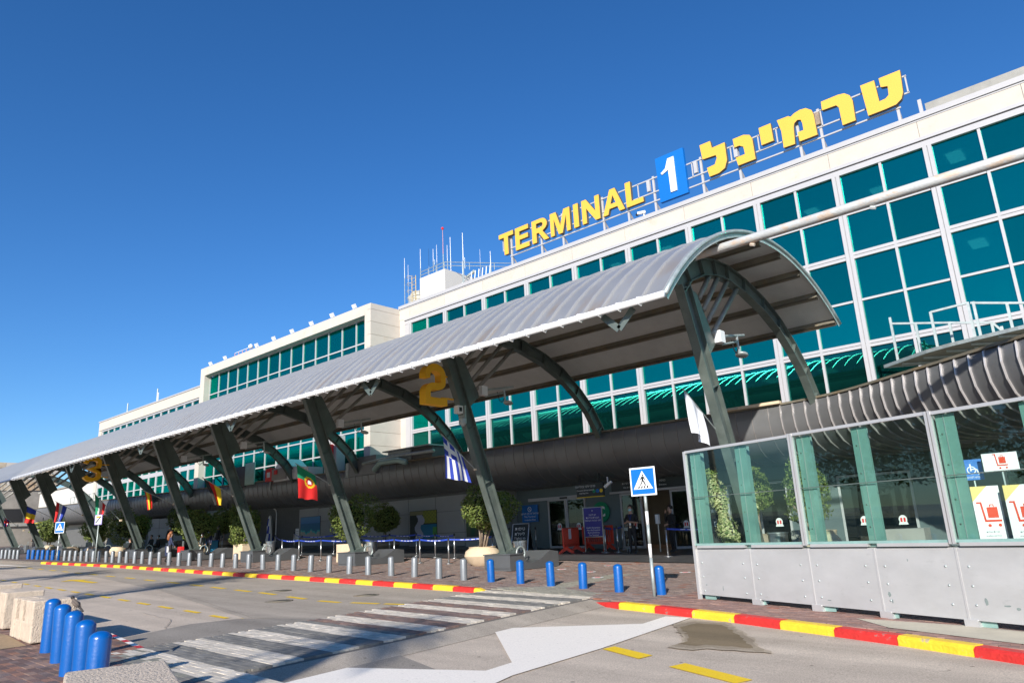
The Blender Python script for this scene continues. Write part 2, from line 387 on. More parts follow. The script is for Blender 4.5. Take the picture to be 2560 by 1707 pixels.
def kerb(back, first_yellow, parent):
    fr = kerbfront(back)
    for i in range(len(back)-1):
        b0, b1, f0, f1 = back[i], back[i+1], fr[i], fr[i+1]
        if i == 0 and back is KR_back: pass
        g = .006
        def L_(p, q, t): return (p[0]+(q[0]-p[0])*t, p[1]+(q[1]-p[1])*t)
        B0, B1, F0, F1 = L_(b0, b1, g), L_(b0, b1, 1-g), L_(f0, f1, g), L_(f0, f1, 1-g)
        h0 = -.09 if i == 0 else .004; h1 = .004
        M0, M1 = L_(F0, B0, .18), L_(F1, B1, .18)
        j = random.uniform(-.004, .004)
        def P(p, dz): return (p[0], p[1], gz(p[0], 0)+dz)
        vs = [P(F0, -.13), P(F1, -.13), P(F1, h1-.045+j), P(F0, h0-.03+j), P(M0, h0+j), P(M1, h1+j), P(B1, h1+j), P(B0, h0+j), P(B1, -.13), P(B0, -.13)]
        mb = MB(); mb.add(vs, [(0,1,2,3),(3,2,5,4),(4,5,6,7),(7,6,8,9),(0,3,4,7,9),(1,8,6,5,2)])
        yel = (i % 2 == 0) == first_yellow
        part('kerb_stone', mb, KYEL if yel else KRED, parent)
kerb(KL_back, True, pave)
kerb(KR_back, False, pave)
# far kerb at the left end
mb = MB()

# left-hand pavement under the concrete blocks
LP = [(6, 3.2), (-6.5, 4.05), (-8.6, 4.12), (-11.55, 4.66), (-12.4, 4.72), (-13.8, 4.92), (-20, 5.25), (-60, 6.2), (-60, -30), (6, -30)]
mb = MB(); mb.poly([(x, y, gz(x, 0)-.025) for x, y in LP])
for a, b in zip(LP[:-3], LP[1:-2]):
    mb.poly([(a[0], a[1], gz(a[0], 0)-.2), (b[0], b[1], gz(b[0], 0)-.2), (b[0], b[1], gz(b[0], 0)-.026), (a[0], a[1], gz(a[0], 0)-.026)])
lpave = part('left_pavement', mb, JOINT, None); lpave['kind'] = 'structure'
BC = [(.20,.12,.098),(.25,.145,.115),(.165,.105,.09),(.28,.18,.14),(.20,.14,.125),(.14,.098,.088),(.30,.155,.105)]
BC2 = [(.27,.205,.18),(.235,.18,.162),(.30,.225,.19),(.255,.178,.15),(.215,.168,.152)]
def inside(pt, poly):
    x, y = pt; c = False; j = len(poly)-1
    for i in range(len(poly)):
        xi, yi = poly[i]; xj, yj = poly[j]
        if (yi > y) != (yj > y) and x < (xj-xi)*(y-yi)/(yj-yi)+xi: c = not c
        j = i
    return c
def brickgeo(mb, cols, cx, cy, lx, ly, ang, c, top=0.0, jit=.003, h=.03):
    ca, sa = math.cos(ang), math.sin(ang); j = random.uniform(-jit, jit)
    p = [(cx+ca*a-sa*b, cy+sa*a+ca*b) for a, b in ((-lx/2,-ly/2),(lx/2,-ly/2),(lx/2,ly/2),(-lx/2,ly/2))]
    v = [(a, b, gz(a, b)+top-h) for a, b in p] + [(a, b, gz(a, b)+top+j) for a, b in p]
    mb.add(v, [(4,5,6,7),(0,1,5,4),(1,2,6,5),(2,3,7,6),(3,0,4,7)])
    k = random.uniform(.88, 1.12); cols += [(c[0]*k, c[1]*k, c[2]*k, 1)]*5
near = []
mb = MB(); cols = []
row = 0; y = 1.0
tact = [(-8.7, 4.35), (-11.5, 4.55), (-11.1, 4.15), (-9.0, 3.75), (-8.6, 3.8)]
while y < 5.0:
    x = -18 + (row % 2)*.105
    while x < -5.0:
        if inside((x, y), LP) and inside((x, y+.05), LP):
            near.append((math.hypot(x, y), x, y))
        x += .21
    y += .106; row += 1
near.sort()
vis = [n for n in near if n[1] < -8.3 and n[1] > -14.5 and n[2] > 1.7]
sel = set((n[1], n[2]) for n in vis[:300])
mats_sel = [mat('brick_tone', c, .88, 0, .16, 14, bump=.5, bscale=70) for c in BC]
bb = MB(); bb.box(-.1, .1, -.0485, .0485, -.03, 0)
bmesh_list = [bb.mesh('brick', m_) for m_ in mats_sel]
for d_, x, y in near:
    pale = inside((x, y), tact)
    if (x, y) in sel and not pale:
        o = ob('brick', random.choice(bmesh_list), lpave, (x, y, gz(x, 0)+random.uniform(-.003, .003))); o.rotation_euler = (0, R(1.38), 0)
    else:
        brickgeo(mb, cols, x, y, .20, .097, 0, (.25, .24, .20) if pale else random.choice(BC))
o = part('brick_field', mb, BRICK, lpave, cols=cols); o['kind'] = 'stuff'

# right-hand pavement bricks: brown pavers with a pale guiding strip
pale_strip = [(-12.75, 13.3), (-9.6, 12.9), (-9.75, 13.7), (-11.2, 14.15), (-11.9, 18.4), (-12.5, 18.4), (-11.95, 14.3), (-12.9, 13.75)]
mb = MB(); cols = []; y = 9.0; row = 0
while y < 21.4:
    x = -34 + (row % 2)*.105
    step = .21
    while x < 1.0:
        if inside((x, y-.06), allp) or y > 20.1:
            far = math.hypot(x, y)
            pale = inside((x, y), pale_strip)
            c = (.30, .28, .23) if pale else random.choice(BC2)
            if not pale and random.random() < .03: c = (.26, .11, .07)
            if x > -8 and not pale:
                c = (c[0]*1.12, c[1]*.92, c[2]*.88)
            brickgeo(mb, cols, x, y, .2, .096, 0, c)
        x += step
    y += .106; row += 1
o = part('brick_field', mb, BRICK, pave, cols=cols); o['kind'] = 'stuff'
# dark tiled floor under the building; its tone also holds the canopy's shade
mb = MB(); y = 21.45
k = 0
while y < 27.4:
    x = -96.0
    while x < 6:
        g_ = .008
        mb.poly([(a, b, gz(a, b)+.006+random.uniform(-.001, .001)) for a, b in ((x+g_, y+g_), (x+.9-g_, y+g_), (x+.9-g_, y+.6-g_), (x+g_, y+.6-g_))])
        x += .9
    y += .6
o = part('floor_tiles', mb, DTILE, pave); o['kind'] = 'stuff'
# concrete strip at the shelter foot
mb = MB(); flatpoly(mb, [(-3.95, 12.25), (-3.3, 11.55), (.5, 10.25), (1.5, 10.9), (-2.4, 12.25)], .006)
part('concrete_strip', mb, CONCP, pave)

# crossing: raised slab with alternating pale and dark paver stripes
def cwl(y): return -11.52-.138*(y-4.6)
def cwr(y): return -8.52-.11*(y-4.1)
mb = MB(); 
prof = [(y, cwl(y)-.12, cwr(y)+.10) for y in (3.9, 6, 8, 10, 12, 12.9, 13.45)]
for (y0, a0, b0), (y1, a1, b1) in zip(prof[:-1], prof[1:]):
    mb.poly([(x, y, gz(x, 0)-.028) for x, y in ((a0, y0), (b0, y0), (b1, y1), (a1, y1))])
    mb.poly([(x, y, gz(x, 0)+dz) for x, y, dz in ((b0, y0, -.028), (b0+.5, y0, -.115), (b1+.5, y1, -.115), (b1, y1, -.028))], 1)
    mb.poly([(x, y, gz(x, 0)+dz) for x, y, dz in ((a0-.5, y0, -.115), (a0, y0, -.028), (a1, y1, -.028), (a1-.5, y1, -.115))], 1)
cw = part('crossing', mb, [JOINT, A_MID], None); cw['kind'] = 'structure'
y = 3.62; k = 0
while y < 13.0:
    w = .47; dark = k % 2 == 0
    mb = MB(); cols = []
    ny = 5; ly = w/ny
    for r_ in range(ny):
        yy = y + ly*(r_+.5)
        if yy > 13.15: continue
        xl, xr = cwl(yy), cwr(yy)
        if y < 4.2: xr = -7.2; 
        x = xl + (r_ % 2)*.1
        yo = lambda x: .045*(x-xr)*-1
        while x < xr-.05:
            l = min(.2, xr-x)
            if dark:
                c = random.choice([(.20,.19,.175),(.18,.172,.16),(.225,.212,.19)])
                if 7.6 < yy < 11.3 and k in (8, 10, 12, 14): c = random.choice([(.22,.155,.135),(.24,.155,.125),(.185,.14,.125)])
            else: c = random.choice([(.60,.535,.45),(.55,.49,.41),(.64,.57,.48)])
            brickgeo(mb, cols, x+l/2, yy+yo(x)*.3, l-.008, ly-.007, 0, c)
            x += .2
    part('stripe', mb, BRICK, cw, cols=cols)
    y += w; k += 1
# asphalt patches beside the crossing
sheet('asphalt_patch', [(-11.75, 4.75), (-13.6, 5.0), (-14.35, 6.6), (-14.2, 7.55), (-12.3, 8.65), (-12.15, 8.0)], A_DARK, -.108, road)
sheet('asphalt_patch', [(-8.35, 4.1), (-8.55, 5.9), (-8.75, 7.1), (-8.3, 6.75), (-6.6, 6.2), (-5.8, 4.4)], A_DARK, -.108, road)

# lane dashes, arrows and marks
def dash(x, y, l, w, ang, m=P_YEL):
    ca, sa = math.cos(ang), math.sin(ang)
    return sheet('lane_dash', [(x+ca*a-sa*b, y+sa*a+ca*b) for a, b in ((-l/2,-w/2),(l/2,-w/2),(l/2,w/2),(-l/2,w/2))], m, -.111, road)
Nd = [(-13.17,10.74),(-14.1,10.50),(-15.21,10.28),(-16.82,10.40),(-18.65,10.64),(-20.2,10.75),(-21.95,10.88),(-23.7,11.02),(-25.7,11.15),(-27.9,11.25),(-30.1,11.38),(-32.3,11.46),(-34.5,11.56),(-36.6,11.66),(-38.6,11.74),(-40.8,11.85),(-43,11.95),(-45.2,12.05),(-47.4,12.15)]
for i, (x, y) in enumerate(Nd):
    a = math.atan2(Nd[min(i+1, len(Nd)-1)][1]-Nd[max(i-1, 0)][1], Nd[min(i+1, len(Nd)-1)][0]-Nd[max(i-1, 0)][0])
    dash(x, y, .82 if i < 3 else 1.0, .15, a)
Sd = [(-12.9,7.58),(-13.85,7.52),(-14.95,7.46),(-16.45,7.58),(-17.95,7.64),(-19.4,7.71),(-20.9,7.80),(-22.4,7.88),(-23.87,7.95),(-25.3,8.02),(-26.75,8.08),(-28.2,8.13),(-29.7,8.2),(-31.3,8.28),(-33.0,8.34),(-34.8,8.44),(-36.6,8.5),(-38.4,8.6)]
for i, (x, y) in enumerate(Sd[1:]):
    dash(x, y, .78, .12, R(-3.0))
sheet('lane_dash', [(-6.18, 8.6), (-5.40, 8.28), (-5.37, 8.57), (-6.16, 8.86)], P_YEL, -.111, road)
sheet('lane_dash', [(-4.84, 8.06), (-3.82, 7.68), (-3.74, 7.94), (-4.78, 8.35)], P_YEL, -.111, road)
sheet('direction_arrow', [(-31.9, 9.9), (-31.0, 10.45), (-31.1, 10.05), (-28.95, 9.9), (-28.95, 9.68), (-31.1, 9.72), (-31.2, 9.35)], P_YEL, -.111, road)
sheet('direction_arrow', [(-7.84, 4.6), (-8.63, 5.55), (-6.98, 6.42), (-6.53, 6.65), (-6.6, 7.2), (-8.83, 9.2), (-8.57, 9.39), (-6.94, 10.85), (-7.06, 11.81), (-6.59, 11.87), (-6.21, 8.63), (-6.08, 6.63), (-5.7, 5.2), (-5.5, 4.4), (-6.6, 4.4)], P_WHITE, -.107, road)
sheet('painted_line', [(-44, 12.7), (-70, 12.2), (-70, 11.2), (-52, 12.1)], P_WHITE, -.108, road)
for x in range(1):
    pass
def blob(name, pts, m, dz, n=6, amp=.06, parent=road):
    out = []
    for i in range(len(pts)):
        a = Vector(pts[i]); b = Vector(pts[(i+1) % len(pts)]); d = b-a; nn = Vector((-d.y, d.x)).normalized() if d.length else Vector((0, 0))
        for k in range(n):
            t = k/n; j = random.uniform(-amp, amp)*(d.length) if k else 0
            out.append(tuple(a+d*t+nn*j))
    return sheet(name, out, m, dz, parent)
SP = [(-6.37, 10.9), (-6.33, 11.5), (-5.8, 11.55), (-5.1, 10.7), (-4.3, 9.55), (-5.06, 9.44), (-5.15, 9.25), (-5.5, 9.28), (-5.48, 9.6), (-5.75, 10.1)]
cxs, cys = -5.5, 10.3
for m_, sc_, dz in ((STAIN1, 1.12, -.1065), (STAIN2, 1.0, -.1055), (STAIN, .84, -.1045)):
    blob('oil_stain', [(cxs+(x-cxs)*sc_, cys+(y-cys)*sc_) for x, y in SP], m_, dz, 9, .05)
for pts in ([(-24, 9.9), (-19.5, 9.0), (-14.2, 7.75), (-12.4, 8.7)], [(-13.2, 5.6), (-15.5, 6.7), (-17.6, 6.9)]):
    P_ = []
    for p, q_ in zip(pts[:-1], pts[1:]):
        for k in range(10): P_.append(Vector(p).lerp(Vector(q_), k/10)+Vector((random.uniform(-.03, .03), random.uniform(-.03, .03))))
    mb = MB()
    for p, q_ in zip(P_[:-1], P_[1:]):
        n_ = Vector((-(q_-p).y, (q_-p).x)).normalized()*.006
        mb.poly([(v.x, v.y, gz(v.x, 0)-.1075) for v in (p-n_, q_-n_, q_+n_, p+n_)])
    part('crack', mb, A_DARK, road)
def manhole(x, y, r):
    mb = MB(); mb.lathe([(r, 0), (r, .006), (r*.86, .006), (r*.86, .003), (r*.8, .003), (r*.8, .008), (0.001, .008)], 20, (x, y, gz(x, 0)-.116), cap=False)
    part('manhole_cover', mb, PURL, road, True)
manhole(-16.56, 9.76, .34); manhole(-19.1, 11.23, .36); manhole(-15.6, 11.64, .33)
# round distancing stickers on the pavement
for i, (x, y) in enumerate([(-15.2, 19.2), (-13.6, 18.6), (-14.3, 20.6), (-16.8, 20.9), (-18.5, 21.2), (-12.2, 17.0), (-10.8, 19.4)]):
    mb = MB(); mb.lathe([(.17, 0), (.17, .004), (.001, .004)], 18, (x, y, gz(x, y)+.003), cap=False)
    mb.lathe([(.09, 0), (.09, .006), (.001, .006)], 14, (x, y, gz(x, y)+.003), mi=1, cap=False)
    part('floor_sticker', mb, [WHITE, FR], pave)
# painted kerb edge line at left (white and red, flush)
for i in range(8):
    x0 = -13.6+i*.26
    sheet('edge_paint', [(x0, 4.92-(i*.035)), (x0+.25, 4.89-(i*.035)), (x0+.25, 4.80-(i*.035)), (x0, 4.83-(i*.035))], P_WHITE if i % 3 != 1 else KRED, .003, lpave)

# ================================================================== BUILDINGS
ZT = 18.42
# the terminal blocks are scaled down about the camera point: factor and matching lift
BLOCK_SCALE, BLOCK_LIFT = 0.83, 0.283
def bthing(name, label, cat, loc, rz=0.0, group=None, k=BLOCK_SCALE, d=BLOCK_LIFT):
    t = thing(name, label, cat, (loc[0]*k, loc[1]*k, loc[2]*k+d), rz, group); t.scale = (k, k, k)
    return t
def bigthing(name, label, cat, off): 
    return bthing(name, label, cat, off)
def pbox(name, m, par, off, *b, **k):
    mb = MB(); mb.box(*b); return part(name, mb, m, par, off=off)

# --- main block, facade plane y=33
O = (-20, 33.6, 0.6)
main = bthing('terminal_building', 'main terminal block with teal glass curtain wall under a pale stone parapet', 'building', O)
XL, XR = -40.07, 16.0
pbox('wall', STONEW, main, O, XL, XR, 38.5, 60, 0, 17.2)
pbox('roof', CONC, main, O, XL, XR, 33.1, 60, 17.55, 18.1)
pbox('parapet', STONE, main, O, XL, XR, 32.92, 33.3, 17.32, 18.18)
# parapet stone joints: separate facing slabs
x = XL+.35
sl_m = MB(); sl_m.box(.008, 3.79, -.035, 0, 0, .86); slab = sl_m.mesh('facing_slab', STONE)
xx = -38.9-.0
n = 0
while xx < XR-3.8:
    ob('facing_slab', slab, main, (xx-O[0], 32.917-O[1], 17.32-O[2])); xx += 3.8
pbox('facing_slab', STONE, main, O, XL, -38.91, 32.882, 32.917, 17.32, 18.18)
pbox('coping', FRAME, main, O, XL-.05, XR, 32.80, 33.35, 18.183, ZT)
pbox('coping_drip', FRAME, main, O, XL-.05, XR, 32.86, 33.35, 18.10, 18.18)
pbox('header_beam', FRAME, main, O, -39.5, XR, 32.84, 33.2, 16.84, 17.10)
pbox('shadow_gap', GAP, main, O, -39.5, XR, 32.93, 33.2, 17.10, 17.17)
pbox('header_trim', FRAME, main, O, -39.5, XR, 32.82, 33.2, 17.17, 17.318)
pbox('stone_pier', STONE, main, O, XL, -39.5, 32.9, 33.3, 5.2, 17.318)
pbox('side_frame', FRAME, main, O, -39.49, -38.92, 32.86, 33.2, 5.3, 16.835)
BAY = 3.82; x0 = -38.9
nb_ = 14
rows = [(14.95, 16.84, 'a'), (13.04, 14.85, 'b'), (10.86, 12.74, 'c'), (8.93, 10.76, 'd'), (6.75, 8.65, 'e'), (5.4, 6.65, 'f')]
trans = [(14.9, .10), (12.89, .30), (10.81, .10), (8.79, .28), (6.70, .10)]
for z, h in trans:
    if h > .2:
        pbox('transom', FRAME, main, O, -38.9, XR, 32.87, 33.1, z-h/2, z-.012)
        pbox('transom', FRAME, main, O, -38.9, XR, 32.87, 33.1, z+.012, z+h/2)
    else: pbox('transom', FRAME, main, O, -38.9, XR, 32.91, 33.1, z-h/2, z+h/2)
tk = MB(); tk.box(-.17, -.018, -.17, .05, 5.3, 16.835); tk.box(.018, .17, -.17, .05, 5.3, 16.835); tk.box(-.018, .018, -.12, .05, 5.3, 16.835, 1)
tkm = tk.mesh('mullion', [FRAME, FRAME])
tn = MB(); tn.box(-.055, .055, -.125, .05, 5.3, 16.835); tnm = tn.mesh('mullion', FRAME)
for b in range(nb_+1):
    ob('mullion', tkm, main, (x0+b*BAY-O[0], 33-O[1], -O[2]))
    if b < nb_: ob('mullion', tnm, main, (x0+b*BAY+BAY/2-O[0], 33-O[1], -O[2]))
pm = {}
for z0, z1, k in rows:
    w = BAY/2-.17-.055
    q = MB(); q.box(-w/2, w/2, 0, .02, 0, z1-z0)
    pm[k] = q.mesh('window_pane', GLASS if k in 'abcd' else GLASSG)  # green tint of the lower rows paints in the trees' reflection
for b in range(nb_):
    for s_ in (0, 1):
        cx = x0+b*BAY + (BAY*.25+.0575 if s_ == 0 else BAY*.75-.0575)
        for z0, z1, k in rows:
            o = ob('window_pane', pm[k], main, (cx-O[0], 32.985-O[1], z0-O[2]))
            o.rotation_euler = (R(random.uniform(-.16, .16)), 0, R(random.uniform(-.22, .22)))
# interior seen dimly through the glass: floors, back wall, ceiling lights
pbox('floor_slab', CEILP, main, O, -38.8, XR, 33.4, 38.5, 12.70, 13.0)
pbox('floor_slab', CEILP, main, O, -38.8, XR, 33.4, 38.5, 8.6, 8.95)
pbox('floor_slab', CEILP, main, O, -38.8, XR, 33.4, 38.5, 16.9, 17.2)
LAMPM = emis('office_light', (.8, .95, 1.0), 1.0)
lm = MB(); lm.box(-.3, .3, -.6, .6, -.03, 0); lmm = lm.mesh('ceiling_light', LAMPM)
for i in range(12):
    for zc in (12.66, 8.56, 16.86):
        if random.random() < .8: ob('ceiling_light', lmm, main, (-36+i*3.6+random.uniform(-.5, .5)-O[0], 35+random.choice((0, 1.2))-O[1], zc-O[2]))
pbox('blind', CEILP, main, O, -11, -9, 33.3, 33.34, 13.1, 14.8)
pbox('blind', CEILP, main, O, -3.4, -1.0, 33.3, 33.34, 9.0, 10.4)
pbox('lower_wall', STONEW, main, O, XL, XR, 33.05, 38.4, 4.3, 5.39)
# concrete upstand on the roof and corner post
pbox('roof_upstand', CONC, main, O, -4.4, XR, 34, 36, 18.12, 19.38)
pbox('roof_post', FRAME, main, O, -4.52, -4.38, 33.0, 33.12, ZT, 19.15)

# --- middle block, front plane y=30.19
YM = 30.19; O = (-53.5, 31, 1.3)
mid = bthing('terminal_building', 'projecting white middle block with a long recessed teal window band', 'building', O)
XA, XB, ZM = -66.84, -40.07, 18.2
pbox('wall', STONEW, mid, O, XA+.02, XB-.4, YM+.75, 45, 0, 17.3)
pbox('roof', CONC, mid, O, XA+.1, XB-.1, YM+.2, 45, 17.6, 18.0)
pbox('roof_frame', STONE, mid, O, XA, XB-.39, YM, YM+.75, 17.42, ZM)
pbox('pier', STONE, mid, O, XA, -66.0, YM, YM+.75, 5.0, 17.418)
pbox('pier', STONE, mid, O, -40.78, XB-.39, YM, YM+.75, 5.0, 17.418)
# side wall facing the camera: horizontal courses of cladding slabs
zs = [5.1, 5.95, 6.9, 7.84, 8.79, 9.75, 10.9, 12.0, 13.0, 14.0, 14.93, 15.85, 16.81, 17.75, ZM]
for a, b in zip(zs[:-1], zs[1:]):
    pbox('cladding_slab', STONE, mid, O, XB-.385, XB, YM, 33.4, a+.012, b-.012)
pbox('joint_backing', mat('joint_stain', (.45, .36, .26), .9), mid, O, XB-.387, XB-.02, YM+.02, 33.4, 5.1, ZM-.02)
YG = 30.83
def curtain(par, O, xa, xb, yg, zrows, step, m, fr=.05, dbl=()):
    n = int(round((xb-xa)/step)); st = (xb-xa)/n
    for z0, z1 in zrows:
        q = MB(); q.box(-st/2+fr, st/2-fr, 0, .02, 0, z1-z0); pmz = q.mesh('window_pane', m)
        for i in range(n):
            o = ob('window_pane', pmz, par, (xa+(i+.5)*st-O[0], yg-O[1], z0-O[2])); o.rotation_euler = (R(random.uniform(-.15, .15)), 0, R(random.uniform(-.25, .25)))
    zlo = min(z[0] for z in zrows)-.05; zhi = max(z[1] for z in zrows)+.05
    q = MB(); q.box(-fr, fr, -.09, .04, zlo, zhi); mm_ = q.mesh('mullion', FRAME)
    for i in range(n+1): ob('mullion', mm_, par, (xa+i*st-O[0], yg-O[1], -O[2]))
    edges = sorted(zrows)
    for (a0, a1), (b0, b1) in zip(edges[:-1], edges[1:]):
        pbox('transom', FRAME, par, O, xa, xb, yg-.08, yg+.04, a1, b0)
    pbox('transom', FRAME, par, O, xa, xb, yg-.08, yg+.04, zhi, zhi+.08); pbox('transom', FRAME, par, O, xa, xb, yg-.08, yg+.04, zlo-.08, zlo)
curtain(mid, O, -66.0, -40.78, YG, [(15.62, 17.3), (13.6, 15.52), (11.3, 13.5), (9.15, 11.2), (7.82, 9.05), (6.4, 7.72), (5.3, 6.3)], 1.815, GLASS, .045)
for i in range(9):
    if i == 2: continue
    x = -65.0+i*2.86
    mb = MB(); mb.box(-.14, .14, -.09, .09, .1, .42); mb.box(-.03, .03, -.03, .03, 0, .12)
    mb.M = None
    f_ = bthing('roof_floodlight', 'small white floodlight on the middle block parapet, '+ordinal(9-i)+' from its right corner', 'floodlight', (x, YM+.15, ZM), R(0), 'floodlights along the middle block parapet')
    hd = MB(); hd.M = Matrix.Rotation(R(28), 4, 'X'); hd.box(-.15, .15, -.1, .1, .10, .42); part('lamp_head', hd, WHITE, f_)
    hd = MB(); hd.bar((0, 0, 0), (0, .03, .16), .05, .05, (0, 1, 0)); part('bracket', hd, FRAME, f_)
rl = bthing('roof_railing', 'short red and white railing with a lamp on the middle block roof', 'railing', (-60, YM+.6, ZM))
mb = MB()
for i in range(5): mb.bar((-1.4+i*.7, 0, -.1), (-1.4+i*.7, 0, .62), .04, .04)
part('posts', mb, flat('pink_rail', (.7, .35, .33)), rl)
mb = MB(); mb.bar((-1.4, 0, .6), (1.4, 0, .6), .04, .04); mb.bar((-1.4, 0, .3), (1.4, 0, .3), .03, .03); part('rails', mb, WHITE, rl)
mb = MB(); mb.lathe([(.01, 0), (.2, .05), (.22, .25), (.1, .4), (.01, .42)], 10, (1.5, 0, .45)); part('lamp', mb, WHITE, rl, True)

# --- left block, facade y=33
O = (-84, 34, 2.0)
lef = bthing('terminal_building', 'far white block with a thin strip of small windows, left of the middle block', 'building', O)
pbox('wall', STONEW, lef, O, -101.6, XA-.02, 33.6, 50, 0, 17.2)
pbox('roof', CONC, lef, O, -101.4, XA-.02, 33.2, 50, 17.4, 17.6)
pbox('parapet', STONE, lef, O, -101.6, XA-.02, 33.0, 33.6, 16.75, 17.85)
pbox('coping', FRAME, lef, O, -101.7, XA-.02, 32.92, 33.5, 17.853, 18.0)
pbox('shadow_gap', GAP, lef, O, -101.0, XA-.02, 33.05, 33.4, 16.69, 16.748)
pbox('pier', STONE, lef, O, -101.6, -100.6, 33.0, 33.6, 3, 16.688)
curtain(lef, O, -100.5, XA-.1, 33.2, [(15.3, 16.45), (13.3, 15.2), (11.2, 13.2), (9.8, 11.1), (8.3, 9.35), (6.6, 8.2)], 1.92, GLASS, .16)
pbox('band', FRAME, lef, O, -100.6, XA-.02, 33.06, 33.12, 16.54, 16.686)
O = (-110, 34, 2.5)
ann = bthing('annex_building', 'low plain white annex beyond the far end of the terminal', 'building', O)
pbox('wall', STONEW, ann, O, -124, -101.75, 33.2, 45, 0, 10.3)
pbox('roof', CONC, ann, O, -124.2, -101.74, 33.0, 45, 10.31, 10.5)
# --- stone building at far left
O = (-112, 20, 2.7)
stn = thing('stone_building', 'rough orange and grey stone building beyond the left end of the canopy', 'building', O)
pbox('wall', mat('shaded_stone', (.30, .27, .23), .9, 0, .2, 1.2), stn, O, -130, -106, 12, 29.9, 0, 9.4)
for r_ in range(5):
    for c_ in range(16):
        pbox('stone', STONEG if (r_+c_) % 3 else STONE, stn, O, -106+.0, -105.85, 12+c_*1.12+(r_ % 2)*.3, 12+c_*1.12+1.08+(r_ % 2)*.3, 9.45+r_*.68, 9.45+r_*.68+.65)
pbox('upper_wall', STONE, stn, O, -130, -106.01, 12.1, 29.8, 9.42, 12.85)
for i in range(4):
    pbox('window', BLACK, stn, O, -105.99, -105.93, 13.5+i*3.6, 16.0+i*3.6, 5.6, 7.2)
for i in range(5):
    pbox('ledge', CONC, stn, O, -105.99, -105.7, 12+i*3.6, 15.5+i*3.6, 5.1, 5.4)

# --- roof cabin and antennas
O = (-42, 40, 18.4)
pent = bthing('rooftop_cabin', 'small white cubic cabin on the roof among the radio masts', 'cabin', O)
pbox('wall', STONEW, pent, O, -43.57, -40.44, 38, 43.2, 18.12, 22.9)
mb = MB()
for pts in [[(-43.6, 38.1, 23.5), (-40.6, 38.1, 23.55), (-36.6, 43, 23.5), (-36.6, 45, 23.5)], [(-43.6, 38.1, 23.2), (-40.6, 38.1, 23.25), (-36.6, 43, 23.2)]]: mb.tube(pts, .03, 6)
for i in range(7):
    a = Vector((-43.6, 38.1, 22.9)).lerp(Vector((-40.6, 38.1, 22.9)), i/3) if i < 4 else Vector((-40.6, 38.1, 22.9)).lerp(Vector((-36.6, 43, 22.9)), (i-3)/3)
    mb.tube([a, a+Vector((0, 0, .62))], .03, 6)
part('railing', mb, GALV, pent, off=O)
mb = MB()
for dx in (0, .5): mb.tube([(-44.5+dx, 37.9, 18.4), (-44.5+dx, 37.9, 23.3)], .035, 6)
for i in range(16): mb.tube([(-44.5, 37.9, 18.6+i*.3), (-44, 37.9, 18.6+i*.3)], .02, 5)
for i in range(7):
    z = 19.2+i*.65; mb.tube([(-44.5, 37.9, z), (-44.6, 37.4, z), (-44.25, 37.15, z), (-43.9, 37.4, z), (-44, 37.9, z)], .018, 5)
part('caged_ladder', mb, flat('ladder_ochre', (.55, .43, .22)), pent, off=O)
mb = MB(); mb.tube([(-45.6, 37.9, 18.4), (-45.6, 37.9, 18.9), (-44.8, 37.9, 19.0)], .06, 6); part('red_pipe', mb, REDF, pent, off=O)
# inverted cone room left of the cabin
mb = MB(); mb.lathe([(1.0, 18.2), (1.15, 19.8), (1.6, 21.0), (1.75, 22.2), (1.7, 22.25)], 8, (-45.0, 40.2, 0)); part('lookout_base', mb, mat('pale_concrete_b', (.55, .52, .45), .8), pent, off=O)
mb = MB(); mb.lathe([(1.2, 19.8), (1.62, 21.0)], 8, (-45.0, 40.2, 0), cap=False); part('lookout_window', mb, GLASSG, pent, off=O)
ml = bthing('wall_lamp', 'hooded lamp on a curved arm at the side of the rooftop cabin', 'lamp', (-40.4, 39.5, 21.4))
mb = MB(); mb.tube([(0, 0, 0), (.2, 0, .1), (.45, .1, .6), (.9, .3, 1.0)], .035, 6); part('arm', mb, GALV, ml)
mb = MB(); mb.tube([(.8, .2, .95), (1.5, .5, 1.35)], [.1, .16], 8); part('lamp_head', mb, GALV, ml)
ants = [(-46.79, 26.0, 22.5, .04, 'leftmost'), (-46.3, 25.2, 22.3, .03, ''), (-44.61, 26.2, 22.9, .045, ''), (-43.5, 25.9, 22.9, .02, 'thin dark'), (-42.93, 25.7, 23.6, .04, ''), (-42.47, 25.94, 23.0, .035, ''), (-41.66, 27.2, 22.9, .05, 'tallest red-tipped'), (-41.15, 25.5, 22.9, .04, ''), (-40.75, 26.1, 18.6, .055, ''), (-39.25, 26.0, 21.5, .06, 'thick white'), (-39.36, 23.5, 21.4, .04, ''), (-37.3, 23.9, 21.8, .02, ''), (-36.15, 23.4, 21.2, .05, 'rightmost')]
